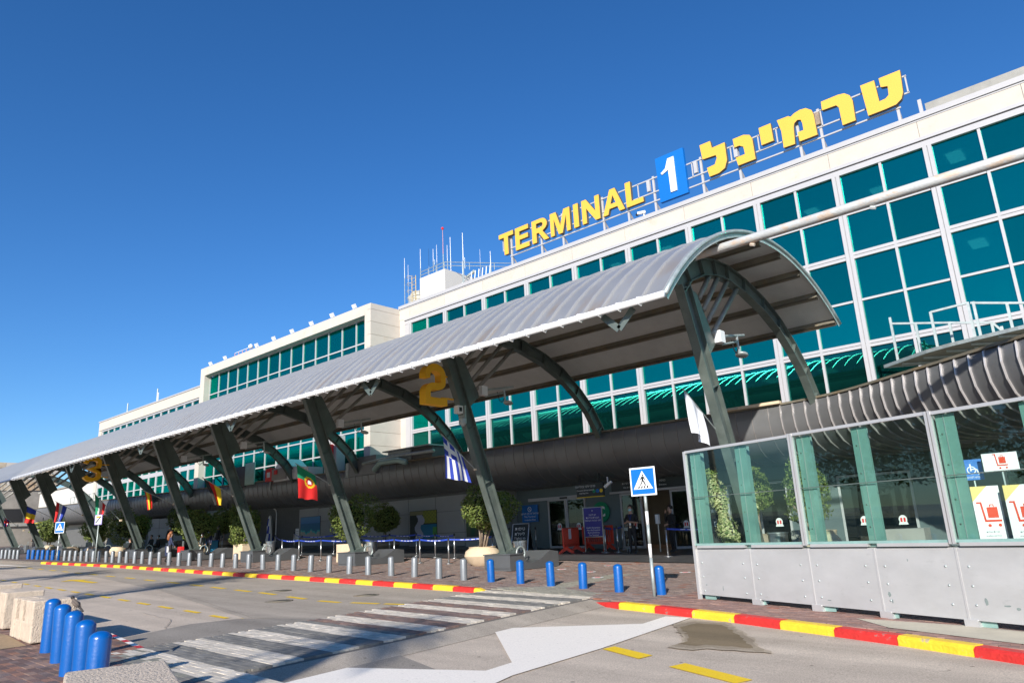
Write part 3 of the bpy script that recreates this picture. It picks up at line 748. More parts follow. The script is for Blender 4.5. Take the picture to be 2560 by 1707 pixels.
for i, (x, zt, zb, r_, adj) in enumerate(ants):
    a = bthing('radio_mast', ('white radio mast on the cabin roof, '+ordinal(i+1)+' from the left' if not adj or adj in ('leftmost', 'rightmost') else adj+' radio mast rising above the rooftop cabin, '+ordinal(i+1)+' from the left'), 'antenna', (x, 39, zb), 0, 'radio masts around the rooftop cabin')
    mb = MB(); h = zt-zb; mb.tube([(0, 0, -2.8 if zb < 23 and zb > 19 else 0), (0, 0, h*.45)], r_*.85, 6); part('mast_base', mb, GALV, a)
    mb = MB(); mb.tube([(0, 0, h*.45), (0, 0, h)], [r_*.65, r_*.4], 6); part('whip', mb, (BLACK if i == 3 else flat('mast_pink', (.55, .3, .3)) if i == 6 else WHITE), a)
    if i == 6: mb = MB(); mb.lathe([(.01, -.15), (.12, -.05), (.12, .05), (.01, .15)], 8, (0, 0, h)); part('beacon', mb, REDF, a)
    if i in (9, 4): mb = MB(); mb.tube([(0, 0, h*.3), (.18, 0, h*.28), (.18, 0, h*.5)], .02, 6); part('side_arm', mb, GALV, a)
mb_ = bthing('antenna_array', 'row of short white dipole antennas on a bar right of the cabin', 'antenna', (-37.2, 39, 21.3))
mb = MB(); mb.tube([(-1.2, 0, 0), (1.2, 0, .2)], .03, 6); part('bar', mb, GALV, mb_)
for i in range(6): mb = MB(); mb.tube([(-1.1+i*.42, 0, .05), (-1.1+i*.42, -.1, .25), (-1.1+i*.42, 0, .95)], .04, 6); part('dipole', mb, WHITE, mb_)
for i, (x, z0, z1) in enumerate([(-95.3, 17.9, 19.6), (-86.4, 17.9, 20.0)]):
    a = bthing('roof_mast', ['short plain mast on the far left block roof', 'taller mast with a side antenna on the far left block roof'][i], 'antenna', (x, 34, z0), 0)
    mb = MB(); mb.tube([(0, 0, 0), (0, 0, z1-z0)], .08, 6); part('pole', mb, GALV, a)
    if i: mb = MB(); mb.box(.12, .3, -.05, .05, .6, 1.6); part('antenna_panel', mb, WHITE, a)

# --- roof sign
O = (-17, 33, ZT)
sg = bthing('roof_sign', 'giant yellow TERMINAL letters in English and Hebrew with blue number 1 box on the roof', 'sign', O)
YF = 32.9
def letter(pts, m=None, d=.22, name='letter', y=YF, mats=None, holes=None):
    P = [(a, y, b) for a, b in pts]
    mb = MB(); mb.ext(P, (0, d, 0), 1, 0)
    o = part(name, mb, mats or [YEL, YELS], sg, off=O)
    return o
def lat(ch, x0, x1, z0=19.32, z1=20.86):
    w = x1-x0; h = z1-z0; t = .36
    def S(pl): return [(x0+a*w, z0+b*h) for a, b in pl]
    tx = t/w; tz = .30/h
    if ch == 'T': return [S([(0, 1), (1, 1), (1, 1-tz), (.5+tx/2, 1-tz), (.5+tx/2, 0), (.5-tx/2, 0), (.5-tx/2, 1-tz), (0, 1-tz)])]
    if ch == 'E': return [S([(0, 0), (0, 1), (1-.04, 1), (.96, 1-tz), (tx, 1-tz), (tx, .5+tz/2+.02), (.92, .5+tz/2+.02), (.92, .5-tz/2+.02), (tx, .5-tz/2+.02), (tx, tz), (1, tz), (1, 0)])]
    if ch == 'L': return [S([(0, 0), (0, 1), (tx, 1), (tx, tz), (1, tz), (1, 0)])]
    if ch == 'I': return [S([(0, 0), (0, 1), (1, 1), (1, 0)])]
    if ch == 'M': return [S([(0, 0), (0, 1), (.30, 1), (.5, .35), (.70, 1), (1, 1), (1, 0), (1-tx*.82, 0), (1-tx*.82, .72), (.60, 0), (.40, 0), (tx*.82, .72), (tx*.82, 0)])]
    if ch == 'N': return [S([(0, 0), (0, 1), (tx*.95, 1), (1-tx*.9, .38), (1-tx*.9, 1), (1, 1), (1, 0), (1-tx*.95, 0), (tx*.9, .62), (tx*.9, 0)])]
    if ch == 'A':   # outline with the counter bridged by a hairline slit
        return [S([(0, 0), (.38, 1), (.62, 1), (1, 0), (.76, 0), (.685, .22), (.5, .22), (.5, .40), (.62, .40), (.5, .74), (.38, .40), (.499, .40), (.499, .22), (.315, .22), (.24, 0)])]
    if ch == 'R':
        arc = [(.60+.36*math.cos(a), .725+.275*math.sin(a)) for a in [math.pi/2-k*math.pi/8 for k in range(9)]]
        inn = [(.56+.14*math.cos(a), .725+.105*math.sin(a)) for a in [-math.pi/2+k*math.pi/6 for k in range(7)]]
        return [S([(0, 0), (0, 1)]+arc[:8]+[(.66, .43), (1.04, 0), (.74, 0), (.42, .40), (tx, .40), (tx, .6)]+[(tx, .62)]+inn+[(tx, .83), (tx-.003, .83), (tx-.003, .40), (tx, .395), (tx, 0)])]
    return []
for ch, a, b in [('T', -29.66, -28.38), ('E', -28.2, -27.02), ('R', -26.76, -25.45), ('M', -25.24, -23.68), ('I', -23.40, -23.03), ('N', -22.76, -21.46), ('A', -21.27, -19.74), ('L', -19.61, -18.48)]:
    for pl in lat(ch, a, b): letter(pl)
HEB = [[(-6.59,20.87),(-5.99,20.85),(-5.95,19.73),(-5.68,19.75),(-5.53,19.87),(-5.5,20.31),(-5.78,20.39),(-5.79,20.85),(-4.9,20.84),(-4.96,19.73),(-5.07,19.45),(-5.31,19.28),(-5.76,19.25),(-6.5,19.25)],
 [(-8.38,20.88),(-7.6,20.88),(-7.31,20.82),(-7.1,20.61),(-7.02,20.31),(-7.05,19.27),(-7.63,19.27),(-7.65,20.23),(-7.75,20.39),(-8.4,20.42)],
 [(-10.55,20.86),(-9.98,20.84),(-9.88,20.75),(-9.68,20.86),(-9.4,20.92),(-9.11,20.88),(-8.86,20.65),(-8.8,20.36),(-8.79,19.29),(-9.64,19.29),(-9.66,19.80),(-9.38,19.8),(-9.38,20.17),(-9.43,20.39),(-9.58,20.45),(-9.75,20.34),(-9.81,20.16),(-9.87,19.26),(-10.43,19.28),(-10.42,20.19)],
 [(-11.5,20.85),(-10.88,20.85),(-10.86,19.87),(-11.48,19.87)],
 [(-12.91,20.83),(-12.32,20.83),(-12.01,20.69),(-11.9,20.44),(-11.88,19.27),(-12.81,19.27),(-12.89,19.74),(-12.38,19.75),(-12.41,20.19),(-12.61,20.34),(-12.88,20.33)],
 [(-14.76,21.26),(-14.14,21.26),(-14.09,20.83),(-13.36,20.85),(-13.36,19.82),(-13.53,19.42),(-13.89,19.27),(-14.42,19.27),(-14.5,19.81),(-14.05,19.84),(-13.89,20.16),(-13.93,20.34),(-14.69,20.39)]]
for pl in HEB: letter(pl)
letter([(-17.5, 21.57), (-15.75, 21.57), (-15.72, 18.85), (-17.44, 18.85)], name='number_panel', mats=[SBLUE, SBLUE], d=.2)
letter([(-17.2,20.53),(-16.9,20.72),(-16.70,21.25),(-16.33,21.25),(-16.33,19.2),(-16.71,19.2),(-16.73,20.58),(-17.13,20.42)], name='digit', mats=[WHITE, WHITE], d=.06, y=YF-.065)
mb = MB()
for x in (-28.81, -26.24, -24.5, -21.43, -19.69, -17.9, -14.94, -12.86, -9.72, -8.67, -5.34):
    mb2 = MB(); mb2.bar((x, 33.22, ZT), (x, 33.22, 20.75), .12, .10, (0, 1, 0)); mb2.bar((x, 33.25, 19.2), (x+.0, 34.3, ZT-.3), .08, .08)
    part('support_post', mb2, FRAME, sg, off=O)
for z, xa, xb in ((20.6, -29.5, -4.75), (19.75, -29.5, -4.75), (19.2, -28.9, -5.2)):
    mb2 = MB(); mb2.bar((xa, 33.16, z), (xb, 33.16, z), .06, .07); part('rail', mb2, FRAME, sg, off=O)
for x in (-29.5, -18.9, -15.45, -13.2, -11.7, -10.75, -8.55, -4.8):
    mb2 = MB(); mb2.bar((x, 33.16, 19.75), (x, 33.16, 20.6), .06, .06, (0, 1, 0)); part('rail_upright', mb2, FRAME, sg, off=O)
for x in (-18.15, -15.2, -12.9, -8.7):
    mb2 = MB(); mb2.box(x-.1, x+.1, 33.0, 33.15, 19.85, 20.5); part('transformer_box', mb2, [TRUNK if x == -8.7 else FRAME], sg, off=O)
cm = bthing('roof_camera', 'white security camera on the parapet below the letter L', 'camera', (-18.6, 33, ZT))
mb = MB(); mb.bar((0, 0, 0), (0, 0, .3), .05, .05); part('stand', mb, WHITE, cm)
mb = MB(); mb.M = Matrix.Rotation(R(20), 4, 'Z'); mb.box(-.35, .1, -.08, .08, .22, .36); part('housing', mb, WHITE, cm)
mb = MB(); mb.box(-.5, -.38, -.06, .06, .24, .34); part('lens', mb, BLACK, cm)

# ================================================================== TUBE CLADDING AND TERRACE
def dzx(x): return max(0.0, min(-x, 95)-36)*.0189
path = [(-92.5+ i*.6, 24.4) for i in range(int((92.5-9.6)/.6)+1)]
px_, py_ = path[-1]; ang = 0.0
while px_ < 7.5:
    tgt = R(-36.5) if px_ < -2 else R(-42)
    ang += max(R(-4.2), tgt-ang) if ang > tgt else 0
    px_ += .46*math.cos(ang); py_ += .46*math.sin(ang); path.append((px_, py_))
PROF = [(.06, 5.42), (0, 5.36), (-.03, 5.0), (.03, 4.6), (.18, 4.25), (.42, 3.98), (.75, 3.80), (1.25, 3.66), (1.9, 3.58), (2.7, 3.55)]
O = (-40, 24.4, 4)
tub = thing('canopy_fascia', 'long rounded dark metal fascia with curved seams above the entrances', 'cladding', O)
def stat(i, off=0.0):
    a = Vector(path[max(i-1, 0)]); b = Vector(path[min(i+1, len(path)-1)]); d = (b-a).normalized(); n = Vector((-d.y, d.x))
    p = Vector(path[i]); z = dzx(p.x); out = []
    for k, (o_, h) in enumerate(PROF):
        q0 = PROF[max(k-1, 0)]; q1 = PROF[min(k+1, len(PROF)-1)]
        t = Vector((q1[0]-q0[0], q1[1]-q0[1])).normalized(); nn = Vector((t.y, -t.x))   # outward (road side / down)
        oo = o_ + nn.x*off; hh = h + nn.y*off
        out.append((p.x+n.x*oo, p.y+n.y*oo, hh+z))
    return out
for i in range(len(path)-1):
    a = stat(i); b = stat(i+1); m_ = len(PROF); mb = MB()
    mb.add(a+b, [(k, k+1, m_+k+1, m_+k) for k in range(m_-1)])
    part('cladding_panel', mb, CLAD, tub, smooth=True, off=O)
for i in range(len(path)):
    big = path[i][0] > -9.4; SM = SEAM if big else CLADS  # seams past the bend coloured brighter for the sun they face
    a = stat(i, .0); b = stat(i, .045 if big else .02); w = .014 if big else .012; m_ = len(PROF)
    vs = []
    for s_ in (-1, 1): vs += [(q[0]+s_*w, q[1], q[2]) for q in b]
    for s_ in (-1, 1): vs += [(q[0]+s_*w, q[1], q[2]) for q in a]
    fs = []
    for k in range(m_-1):
        fs += [(k, k+1, m_+k+1, m_+k), (k, 2*m_+k, 2*m_+k+1, k+1), (m_+k, m_+k+1, 3*m_+k+1, 3*m_+k)]
    mb = MB(); mb.add(vs, fs); part('seam', mb, SM, tub, off=O)
mb = MB()
for i in range(0, len(path)-1):
    a, b = path[i], path[i+1]; za, zb = 5.42+dzx(a[0]), 5.42+dzx(b[0])
    mb.bar((a[0], a[1]+.05, za+.03), (b[0]+.01, b[1]+.05, zb+.03), .16, .07)
part('top_trim', mb, PURL, tub, off=O)
mb = MB()
for i in range(0, len(path)-1, 1):
    a = stat(i)[-1]; b = stat(i+1)[-1]
    mb.poly([a, b, (b[0], max(b[1], 27.6), b[2]), (a[0], max(a[1], 27.6), a[2])])
    ta, tb = stat(i)[0], stat(i+1)[0]
    mb.poly([(ta[0], ta[1], ta[2]-.06), (tb[0], tb[1], tb[2]-.06), (tb[0], 27.45, tb[2]-.06), (ta[0], 27.45, ta[2]-.06)])
part('terrace_deck', mb, CONC, tub, off=O)
# left end cap
mb = MB(); st = stat(0); mb.poly([st[0]]+st[1:]+[(st[-1][0], st[-1][1], st[0][2])]); part('end_cap', mb, CLAD, tub, off=O)
mb = MB(); mb.box(-4.2, -2.9, 0, .25, 0, .07); 
br = thing('small_bracket', 'pale concrete edge piece on the fascia by the bend', 'trim', (-9.2, 24.35, 5.46))
mb = MB(); mb.box(-2.1, 0, -.12, .1, 0, .1); part('strip', mb, TERRA, br)
mb = MB(); mb.box(-2.6, -1.5, -.16, .0, .02, .08); part('plate', mb, CONCP, br)

# ================================================================== CANOPY
def circ(a, b, c):
    ax, ay = a; bx, by = b; cx, cy = c
    d = 2*(ax*(by-cy)+bx*(cy-ay)+cx*(ay-by))
    ux = ((ax*ax+ay*ay)*(by-cy)+(bx*bx+by*by)*(cy-ay)+(cx*cx+cy*cy)*(ay-by))/d
    uy = ((ax*ax+ay*ay)*(cx-bx)+(bx*bx+by*by)*(ax-cx)+(cx*cx+cy*cy)*(bx-ax))/d
    return ux, uy, math.hypot(ax-ux, ay-uy)
cyy, czz, cr = circ((12.11, 6.08), (18.23, 8.93), (23.25, 7.53))
a0 = math.atan2(6.08-czz, 12.11-cyy); a1 = math.atan2(7.53-czz, 23.25-cyy)
NA = 16
def arc(t, off=0): a = a0+(a1-a0)*t; return (cyy+(cr+off)*math.cos(a), czz+(cr+off)*math.sin(a))
def roofz(y): return czz+math.sqrt(cr*cr-(y-cyy)**2)
O = (-6.57, 12.1, 6.1)
can = thing('canopy', 'long silver vaulted metal canopy roof over the drop-off pavement', 'canopy', O)
SX = .502; NP = 88
def sheetmesh(w, m):
    mb = MB(); top = []; 
    A = [arc(i/NA) for i in range(NA+1)]; B = [arc(i/NA, -.05) for i in range(NA+1)]; S = [arc(i/NA, .04) for i in range(NA+1)]
    n = NA+1
    def row(P, x): return [(x, y, z) for y, z in P]
    v = row(A, 0)+row(A, -w)+row(B, 0)+row(B, -w)+row(A, -.045)+row(S, -.012)+row(S, -.032)
    f = []; mi = []
    for i in range(NA):
        f += [(4*n+i, 4*n+i+1, n+i+1, n+i)]; mi += [0]
        f += [(2*n+i, 3*n+i, 3*n+i+1, 2*n+i+1)]; mi += [1]
        f += [(i, i+1, 5*n+i+1, 5*n+i), (5*n+i, 5*n+i+1, 6*n+i+1, 6*n+i), (6*n+i, 6*n+i+1, 4*n+i+1, 4*n+i), (0*n+i, 2*n+i, 2*n+i+1, i+1)]; mi += [2, 2, 2, 2]
    mb.add(v, f, mi)
    return mb
GALVB = mat('dull_galvanised', (.30, .29, .26), .55, .3, .2, 3)
SEAML = mat('roof_seam', (.50, .495, .48), .35, .45, .05, 2)
shm = sheetmesh(SX-.002, 0).mesh('roof_sheet', [SHEET, SOFF, SEAML], 'auto', O)
shb = sheetmesh(SX-.002, 0).mesh('roof_sheet', [SHEETB, SOFF, SEAML], 'auto', O)
XE = -6.57
for i in range(NP+34):
    ob('roof_sheet', shm if i < NP else shb, can, (XE-i*SX, 0, 0))
LEND = XE-(NP+34)*SX
# verge trim at the near end: bright rolled edge
mb = MB(); P = [arc(i/24, .0) for i in range(25)]
mb.tube([(XE+.03, y, z-.01) for y, z in P], .055, 6); part('verge_trim', mb, GALV, can, True, off=O)
mb = MB(); n = 25; vv = [(XE+.02, *arc(i/24, .0)) for i in range(25)]+[(XE+.02, *arc(i/24, -.16)) for i in range(25)]
mb.add(vv, [(i, i+1, n+i+1, n+i) for i in range(24)]); part('verge_flashing', mb, GALV, can, off=O)
mb = MB(); mb.tube([(XE+.05, 12.04, 6.04), (XE-NP*SX, 12.04, 6.04)], .07, 10); part('gutter', mb, GUTT, can, True, off=O)
mb = MB(); mb.tube([(XE-NP*SX-.01, 12.04, 6.04), (LEND, 12.04, 6.04)], .06, 8); part('gutter', mb, SHEETB, can, True, off=O)
q = MB(); q.tube([(0, -.095, .05), (0, -.10, -.08), (0, .04, -.10), (0, .11, .02)], .014, 5); q.tube([(0, -.095, .05), (0, .08, .10)], .014, 5); gbm = q.mesh('gutter_bracket', GUTT)
for i in range(1, NP): ob('gutter_bracket', gbm, can, (XE-.02-i*SX-O[0], 12.04-O[1], 6.04-O[2]))
for y in (12.57, 13.65, 14.93, 16.28, 17.66, 19.06, 20.48, 21.77, 23.0):
    z = roofz(y)-.055; t = math.atan2(-(y-cyy), z-czz)
    mb = MB(); mb.M = Matrix.Translation((0, y, z)) @ Matrix.Rotation(-math.atan2(y-cyy, z-czz), 4, 'X')
    xe = XE-.05 if y < 22.9 else XE-.02
    mb.box(LEND, xe, -.04, .04, -.19, 0); mb.box(LEND, xe, -.04, .11, -.19, -.165)
    part('purlin', mb, PURL, can, off=O)
for x in (-7.82, -16.36, -24.6, -32.6, -41.3):
    mb = MB(); mb.bar((x-.39, 12.34, 6.03), (x, 12.34, 5.66), .15, .025, (0, 1, 0)); mb.bar((x+.39, 12.34, 6.03), (x, 12.34, 5.66), .15, .025, (0, 1, 0))
    part('hanging_bracket', mb, GREEN, can, off=O)
pipe = thing('overhead_pipe', 'thick pale pipe with peeling paint running out from under the canopy', 'pipe', (-6.5, 15.19, 7.90))
mb = MB(); mb.tube([(-17+0, 0, 0), (26, 0, 0)], .108, 16); part('pipe_body', mb, PIPE, pipe, True)
for x in (.6, 3.2): mb = MB(); mb.tube([(x, 0, -.13), (x+.1, 0, -.17)], .04, 6); part('spigot', mb, PIPE, pipe)

# ---- leaning columns
CX = [-8.02, -16.8, -25.2, -33.3, -39.9, -47.2, -53.9, -60.4, -66.7, -73.5]
def ibeam_line(mb, pts, depth, x, wf=.25, tf=.03, tw=.03):
    """I-section swept along (y,z) points in the plane x; pts are the front/top flange line"""
    n = len(pts)
    for i in range(n-1):
        (y0, z0), (y1, z1) = pts[i], pts[i+1]
        mb.bar((x, y0, z0), (x, y1, z1), wf, tf, (0, -(z1-z0), (y1-y0)))
def offs(pts, d):
    out = []
    for i in range(len(pts)):
        a = Vector(pts[max(i-1, 0)]); b = Vector(pts[min(i+1, len(pts)-1)]); t = (b-a).normalized(); n = Vector((t.y, -t.x))
        out.append((pts[i][0]+n.x*d, pts[i][1]+n.y*d))
    return out
RIBU = [(15.4, 7.6), (15.9, 8.04), (16.8, 8.45), (17.65, 8.64), (18.5, 8.68), (19.6, 8.54), (20.9, 8.21), (22.0, 7.76), (23.0, 7.11), (23.8, 6.43), (24.4, 5.65), (24.55, 5.4)]
for k, xc in enumerate(CX):
    zf = gz(xc, 18.3)+.50; O = (xc, 18.3, zf)
    desc = 'leaning dark green steel canopy column with curved arch beam, '
    desc += 'rightmost, rising behind the glass screen' if k == 0 else 'with the big yellow 2' if k == 1 else 'beside the yellow 3' if k == 5 else ordinal(k+1)+' from the right'
    c_ = thing('canopy_column', desc, 'column', O, 0, 'leaning columns carrying the canopy')
    F0 = (18.14, zf); H0 = (15.58, 7.45)
    d = (Vector(H0)-Vector(F0)).normalized(); n = Vector((-d.y, d.x)); n = n if n.x > 0 else -n
    F1 = Vector(F0)+n*.40; H1 = Vector(H0)+n*.44
    mb = MB(); mb.bar((xc, *F0), (xc, *H0), .24, .035, (0, n.x, n.y)); part('flange', mb, GREEN, c_, off=O)
    mb = MB(); mb.bar((xc, *F1), (xc, *H1), .24, .035, (0, n.x, n.y)); part('flange', mb, GREEN, c_, off=O)
    mb = MB(); mb.ext([(xc-.015, *F0), (xc-.015, *H0), (xc-.015, *H1), (xc-.015, *F1)], (.03, 0, 0)); part('web', mb, GREEN, c_, off=O)
    for t in (.35, .62, .985):
        a = Vector(F0).lerp(Vector(H0), t); b = F1.lerp(H1, t)
        mb = MB(); mb.bar((xc, *a), (xc, *b), .22, .02, (0, d.x, d.y)); part('stiffener', mb, GREEN, c_, off=O)
    # pin-jointed foot
    mb = MB(); mb.ext([(xc-.2, 17.95, zf+.02), (xc-.2, 18.55, zf+.22), (xc-.2, 18.6, zf-.1), (xc-.2, 18.0, zf-.14)], (.4, 0, 0)); part('base_shoe', mb, GREEN, c_, off=O)
    mb = MB()
    ring = [(xc+.26, 18.72+.21*math.cos(a), zf+.02+.21*math.sin(a)) for a in [i*math.pi/9 for i in range(19)]]
    mb.tube(ring, .03, 6, cap=False); part('foot_ring', mb, GALV, c_, True, off=O)
    # gusset plate and the four struts to the arch
    mb = MB(); mb.ext([(xc-.02, 16.74, 5.72), (xc-.02, 17.25, 6.2), (xc-.02, 16.5, 7.42), (xc-.02, 16.32, 7.46), (xc-.02, 16.1, 7.28)], (.045, 0, 0)); part('gusset_plate', mb, GREEN, c_, off=O)
    for (p0, p1) in (((16.62, 7.30), (17.4, 8.12)), ((16.80, 7.02), (17.95, 8.22)), ((16.97, 6.74), (18.55, 8.24)), ((17.15, 6.42), (19.15, 8.16))):
        mb = MB(); mb.tube([(xc, *p0), (xc, *p1)], .07, 8); part('strut', mb, GALVB, c_, True, off=O)
    # arch beam
    mb = MB(); lo = offs(RIBU, .44)
    ibeam_line(mb, RIBU, 0, xc); ibeam_line(mb, lo, 0, xc)
    for i in range(len(RIBU)-1):
        mb.ext([(xc-.012, *RIBU[i]), (xc-.012, *RIBU[i+1]), (xc-.012, *lo[i+1]), (xc-.012, *lo[i])], (.024, 0, 0))
    for i in range(1, len(RIBU)-1, 1):
        mb.bar((xc, *RIBU[i]), (xc, *lo[i]), .22, .02, (0, 1, .3))
    part('arch_beam', mb, GREEN, c_, off=O)
    mb = MB()
    for y, zr in ((16.28, 8.15), (17.66, 8.7), (20.48, 8.6), (21.77, 8.2)): mb.bar((xc, y, roofz(y)-.2), (xc, y, zr), .1, .1, (0, 1, 0))
    part('stub_post', mb, GREEN, c_, off=O)
    # plinth
    zg = gz(xc, 18)
    pl = thing('column_plinth', 'dark metal clad plinth block with a notched wedge, under the '+('column carrying the 2' if k == 1 else ordinal(k+1)+' column from the right'), 'plinth', (xc, 17.85, zg), 0, 'plinths under the canopy columns')
    prof_ = [(0, 0), (0, .07), (-.03, .08), (-.03, .5), (.62, .5), (.80, .24), (1.10, .20), (1.5, .28), (2.05, .56), (2.5, .50), (2.5, 0)]
    mb = MB(); mb.ext([(-.58, a, b) for a, b in prof_], (1.16, 0, 0)); part('casing', mb, mat('plinth_metal', (.14, .145, .15), .4, .4, .1, 2) if k == 0 else bpy.data.materials['plinth_metal'], pl)
    mb = MB(); mb.box(-.62, .62, -.06, .66, .50, .53); part('cap', mb, bpy.data.materials['plinth_metal'], pl)

# yellow hanging digits
def stroke(path, w):
    L_ = []; R_ = []
    n = len(path)
    for i, p in enumerate(path):
        a = Vector(path[max(i-1, 0)]); b = Vector(path[min(i+1, n-1)]); p = Vector(p)
        if 0 < i < n-1:
            t1 = (p-a).normalized(); t2 = (b-p).normalized(); t = (t1+t2).normalized(); m_ = 1/max(.5, t.dot(t1))
        else: t = (b-a).normalized(); m_ = 1
        nn = Vector((-t.y, t.x))*w/2*m_
        L_.append(tuple(p+nn)); R_.append(tuple(p-nn))
    return L_+R_[::-1]
def arcp(cx, cy, rx, ry, a, b, n): return [(cx+rx*math.cos(R(a+(b-a)*i/n)), cy+ry*math.sin(R(a+(b-a)*i/n))) for i in range(n+1)]
two = [(.13, .76), (.13, .86)]+arcp(.45, .86, .32, .24, 172, 0, 12)+[(.77, .74)]+arcp(.52, .70, .25, .16, -10, -80, 6)+arcp(.40, .36, .27, .18, 100, 176, 5)+[(.13, .22), (.13, .11), (.92, .11)]
three = [(.10, .95)]+arcp(.45, .98, .33, .22, 160, 10, 7)+arcp(.45, .84, .33, .16, -10, -70, 4)+[(.40, .655)]+arcp(.45, .42, .35, .20, 60, -10, 4)+arcp(.45, .34, .35, .24, -20, -165, 7)
def digit(name, lab, x, y0, z0, s, path_, wy):
    t = thing(name, lab, 'sign', (x, y0, z0))
    P = stroke(path_, .205)
    mb = MB(); mb.ext([(0, a*s*wy, b*s) for a, b in P], (-.30, 0, 0)); part('digit_body', mb, AMBER, t)
    for zz in (.25*s, .9*s): mb = MB(); mb.bar((-.15, .8*s*wy, zz), (-.15, 1.3*s*wy, zz), .05, .05); part('fixing_rod', mb, AMBER, t)
digit('hanging_number', 'big yellow numeral 2 hanging beside a column under the canopy', -16.75, 14.75, 5.68, 1.13, two, .93)
digit('hanging_number', 'big yellow numeral 3 hanging under the far part of the canopy', -46.6, 14.55, 5.62, 1.13, three, .95)
cb = thing('security_camera', 'white boxy camera cluster on the column carrying the 2', 'camera', (-16.6, 16.05, 5.35))
mb = MB(); mb.box(-.1, .1, -.1, .12, .1, .35); part('housing', mb, WHITE, cb)
mb = MB(); mb.box(.1, .11, -.05, .07, .16, .29); part('lens', mb, BLACK, cb)
mb = MB(); mb.lathe([(.05, -.3), (.12, -.2), (.12, -.05), (.05, .0)], 8, (0, .2, 0)); part('dome', mb, GALV, cb)
mb = MB(); mb.box(-.3, 0, .3, .36, -.2, .4); part('mount_plate', mb, GALV, cb)

# floodlights on arms from the gussets
for k, xc in enumerate(CX[:5]):
    t = thing('arm_floodlight', 'floodlight and white control box on an arm from the '+ordinal(k+1)+' column from the right', 'floodlight', (xc+.12, 17.15, 6.3), 0, 'arm floodlights on the columns')
    mb = MB(); mb.box(-.09, .09, .05, .32, -.1, .22); part('control_box', mb, WHITE, t)
    mb = MB(); mb.tube([(0, .3, .1), (0, 1.75, .38)], .04, 6); mb.tube([(0, .3, -.12), (0, 1.3, .12)], .03, 6); part('arm', mb, GALV, t)
    mb = MB(); mb.tube([(0, 1.25, .3), (0, 1.3, -.18)], .035, 6); part('drop_rod', mb, GALV, t)
    mb = MB(); mb.M = Matrix.Translation((0, 1.45, -.22)) @ Matrix.Rotation(R(-15), 4, 'X'); mb.lathe([(.04, .06), (.16, .02), (.18, -.02), (.15, -.05), (.01, -.06)], 12); part('lamp_head', mb, GALV, t, True)
    mb = MB(); mb.tube([(0, .9, .1), (0, .98, -.15), (0, 1.1, -.25), (0, 1.25, -.1)], .015, 5); part('cable', mb, BLACK, t)

# ---- flags
def flag(k, lab, T, U, Bt, Bu, fn, mats, pole=True, nu=18, nv=14, amp=.05, xoff=-.12):
    xc = CX[k]+xoff
    t = thing('flag', lab, 'flag', (xc, 17.05, 3.5), 0, 'flags on slanted poles from the columns')
    O = (xc, 17.05, 3.5)
    z0 = T[1]-(U[1]-T[1])*.0
    d = Vector((U[0]-T[0], U[1]-T[1])).normalized()
    foot = (T[0]+d.x*((17.05 if k else 17.25)-T[0])/d.x, T[1]+d.y*((17.05 if k else 17.25)-T[0])/d.x)
    mb = MB(); mb.tube([(xc, T[0]-d.x*.08, T[1]-d.y*.08+.02), (xc, foot[0], foot[1])], .018, 6); part('pole', mb, GALV, t, off=O)
    mb = MB(); mb.box(xc-.04, xc+.1, foot[0]-.03, foot[0]+.08, foot[1]-.05, foot[1]+.05); part('holder', mb, TERRA, t, off=O)
    vs = []; fs = []; mi = []; ph = random.uniform(0, 6)
    for j in range(nv+1):
        v = j/nv
        for i in range(nu+1):
            u = i/nu
            a = Vector(T).lerp(Vector(U), u); b = Vector(Bt).lerp(Vector(Bu), u)
            p = a.lerp(b, v); sag = .05*math.sin(v*math.pi)
            wx = amp*math.sin(u*9+ph+v*1.5)*(.15+v)
            vs.append((xc+wx, p.x+sag*.5+.5*amp*math.sin(u*7+ph)*v, p.y+.02*math.sin(u*11)*v))
    for j in range(nv):
        for i in range(nu):
            fs.append((j*(nu+1)+i, j*(nu+1)+i+1, (j+1)*(nu+1)+i+1, (j+1)*(nu+1)+i)); mi.append(fn((i+.5)/nu, (j+.5)/nv))
    mb = MB(); mb.add(vs, fs, mi); o = part('cloth', mb, mats, t, True, off=O)
    return t
def greek(u, v):
    if u < .56 and v < .42:
        return 1 if (abs(v-.21) < .045 or abs(u-.28) < .06) else 0
    return int(u*9) % 2
flag(1, 'blue and white striped flag with white cross, on the column carrying the 2', (15.62, 4.72), (16.5, 4.1), (15.72, 3.38), (16.85, 3.28), greek, [FB, FW], nu=27)
def portu(u, v):
    du, dv = (u-.62)/.27, (v-.40)/.20; r_ = math.hypot(du, dv)
    if r_ < .38: return 3
    if r_ < .68: return 1
    if r_ < 1: return 2
    return 0 if v < .40 else 1
flag(2, 'green and red flag with round yellow emblem, left of the striped one', (15.5, 4.6), (16.35, 4.2), (15.6, 3.3), (16.5, 3.22), portu, [FG, FR, FY, FW], nu=28, nv=28, amp=.03)
flag(3, 'black, red and gold flag hanging from a column', (15.55, 4.72), (16.4, 4.28), (16.2, 3.5), (16.5, 3.48), lambda u, v: 0 if u < .28 else 1 if u < .62 else 2, [FK, FR, FY])
flag(4, 'narrow folded red and yellow flag hanging from a column', (15.5, 4.6), (15.85, 4.45), (15.78, 3.62), (15.95, 3.72), lambda u, v: 0 if u < .25 or u > .7 else 1, [FR, FY], amp=.07)
flag(5, 'green, white and red flag beside the numeral 3', (15.5, 4.95), (16.15, 4.3), (15.7, 3.6), (16.05, 3.7), lambda u, v: 0 if u+v*.2 < .4 else 1 if u < .72 else 2, [FG, FW, FR], amp=.07)
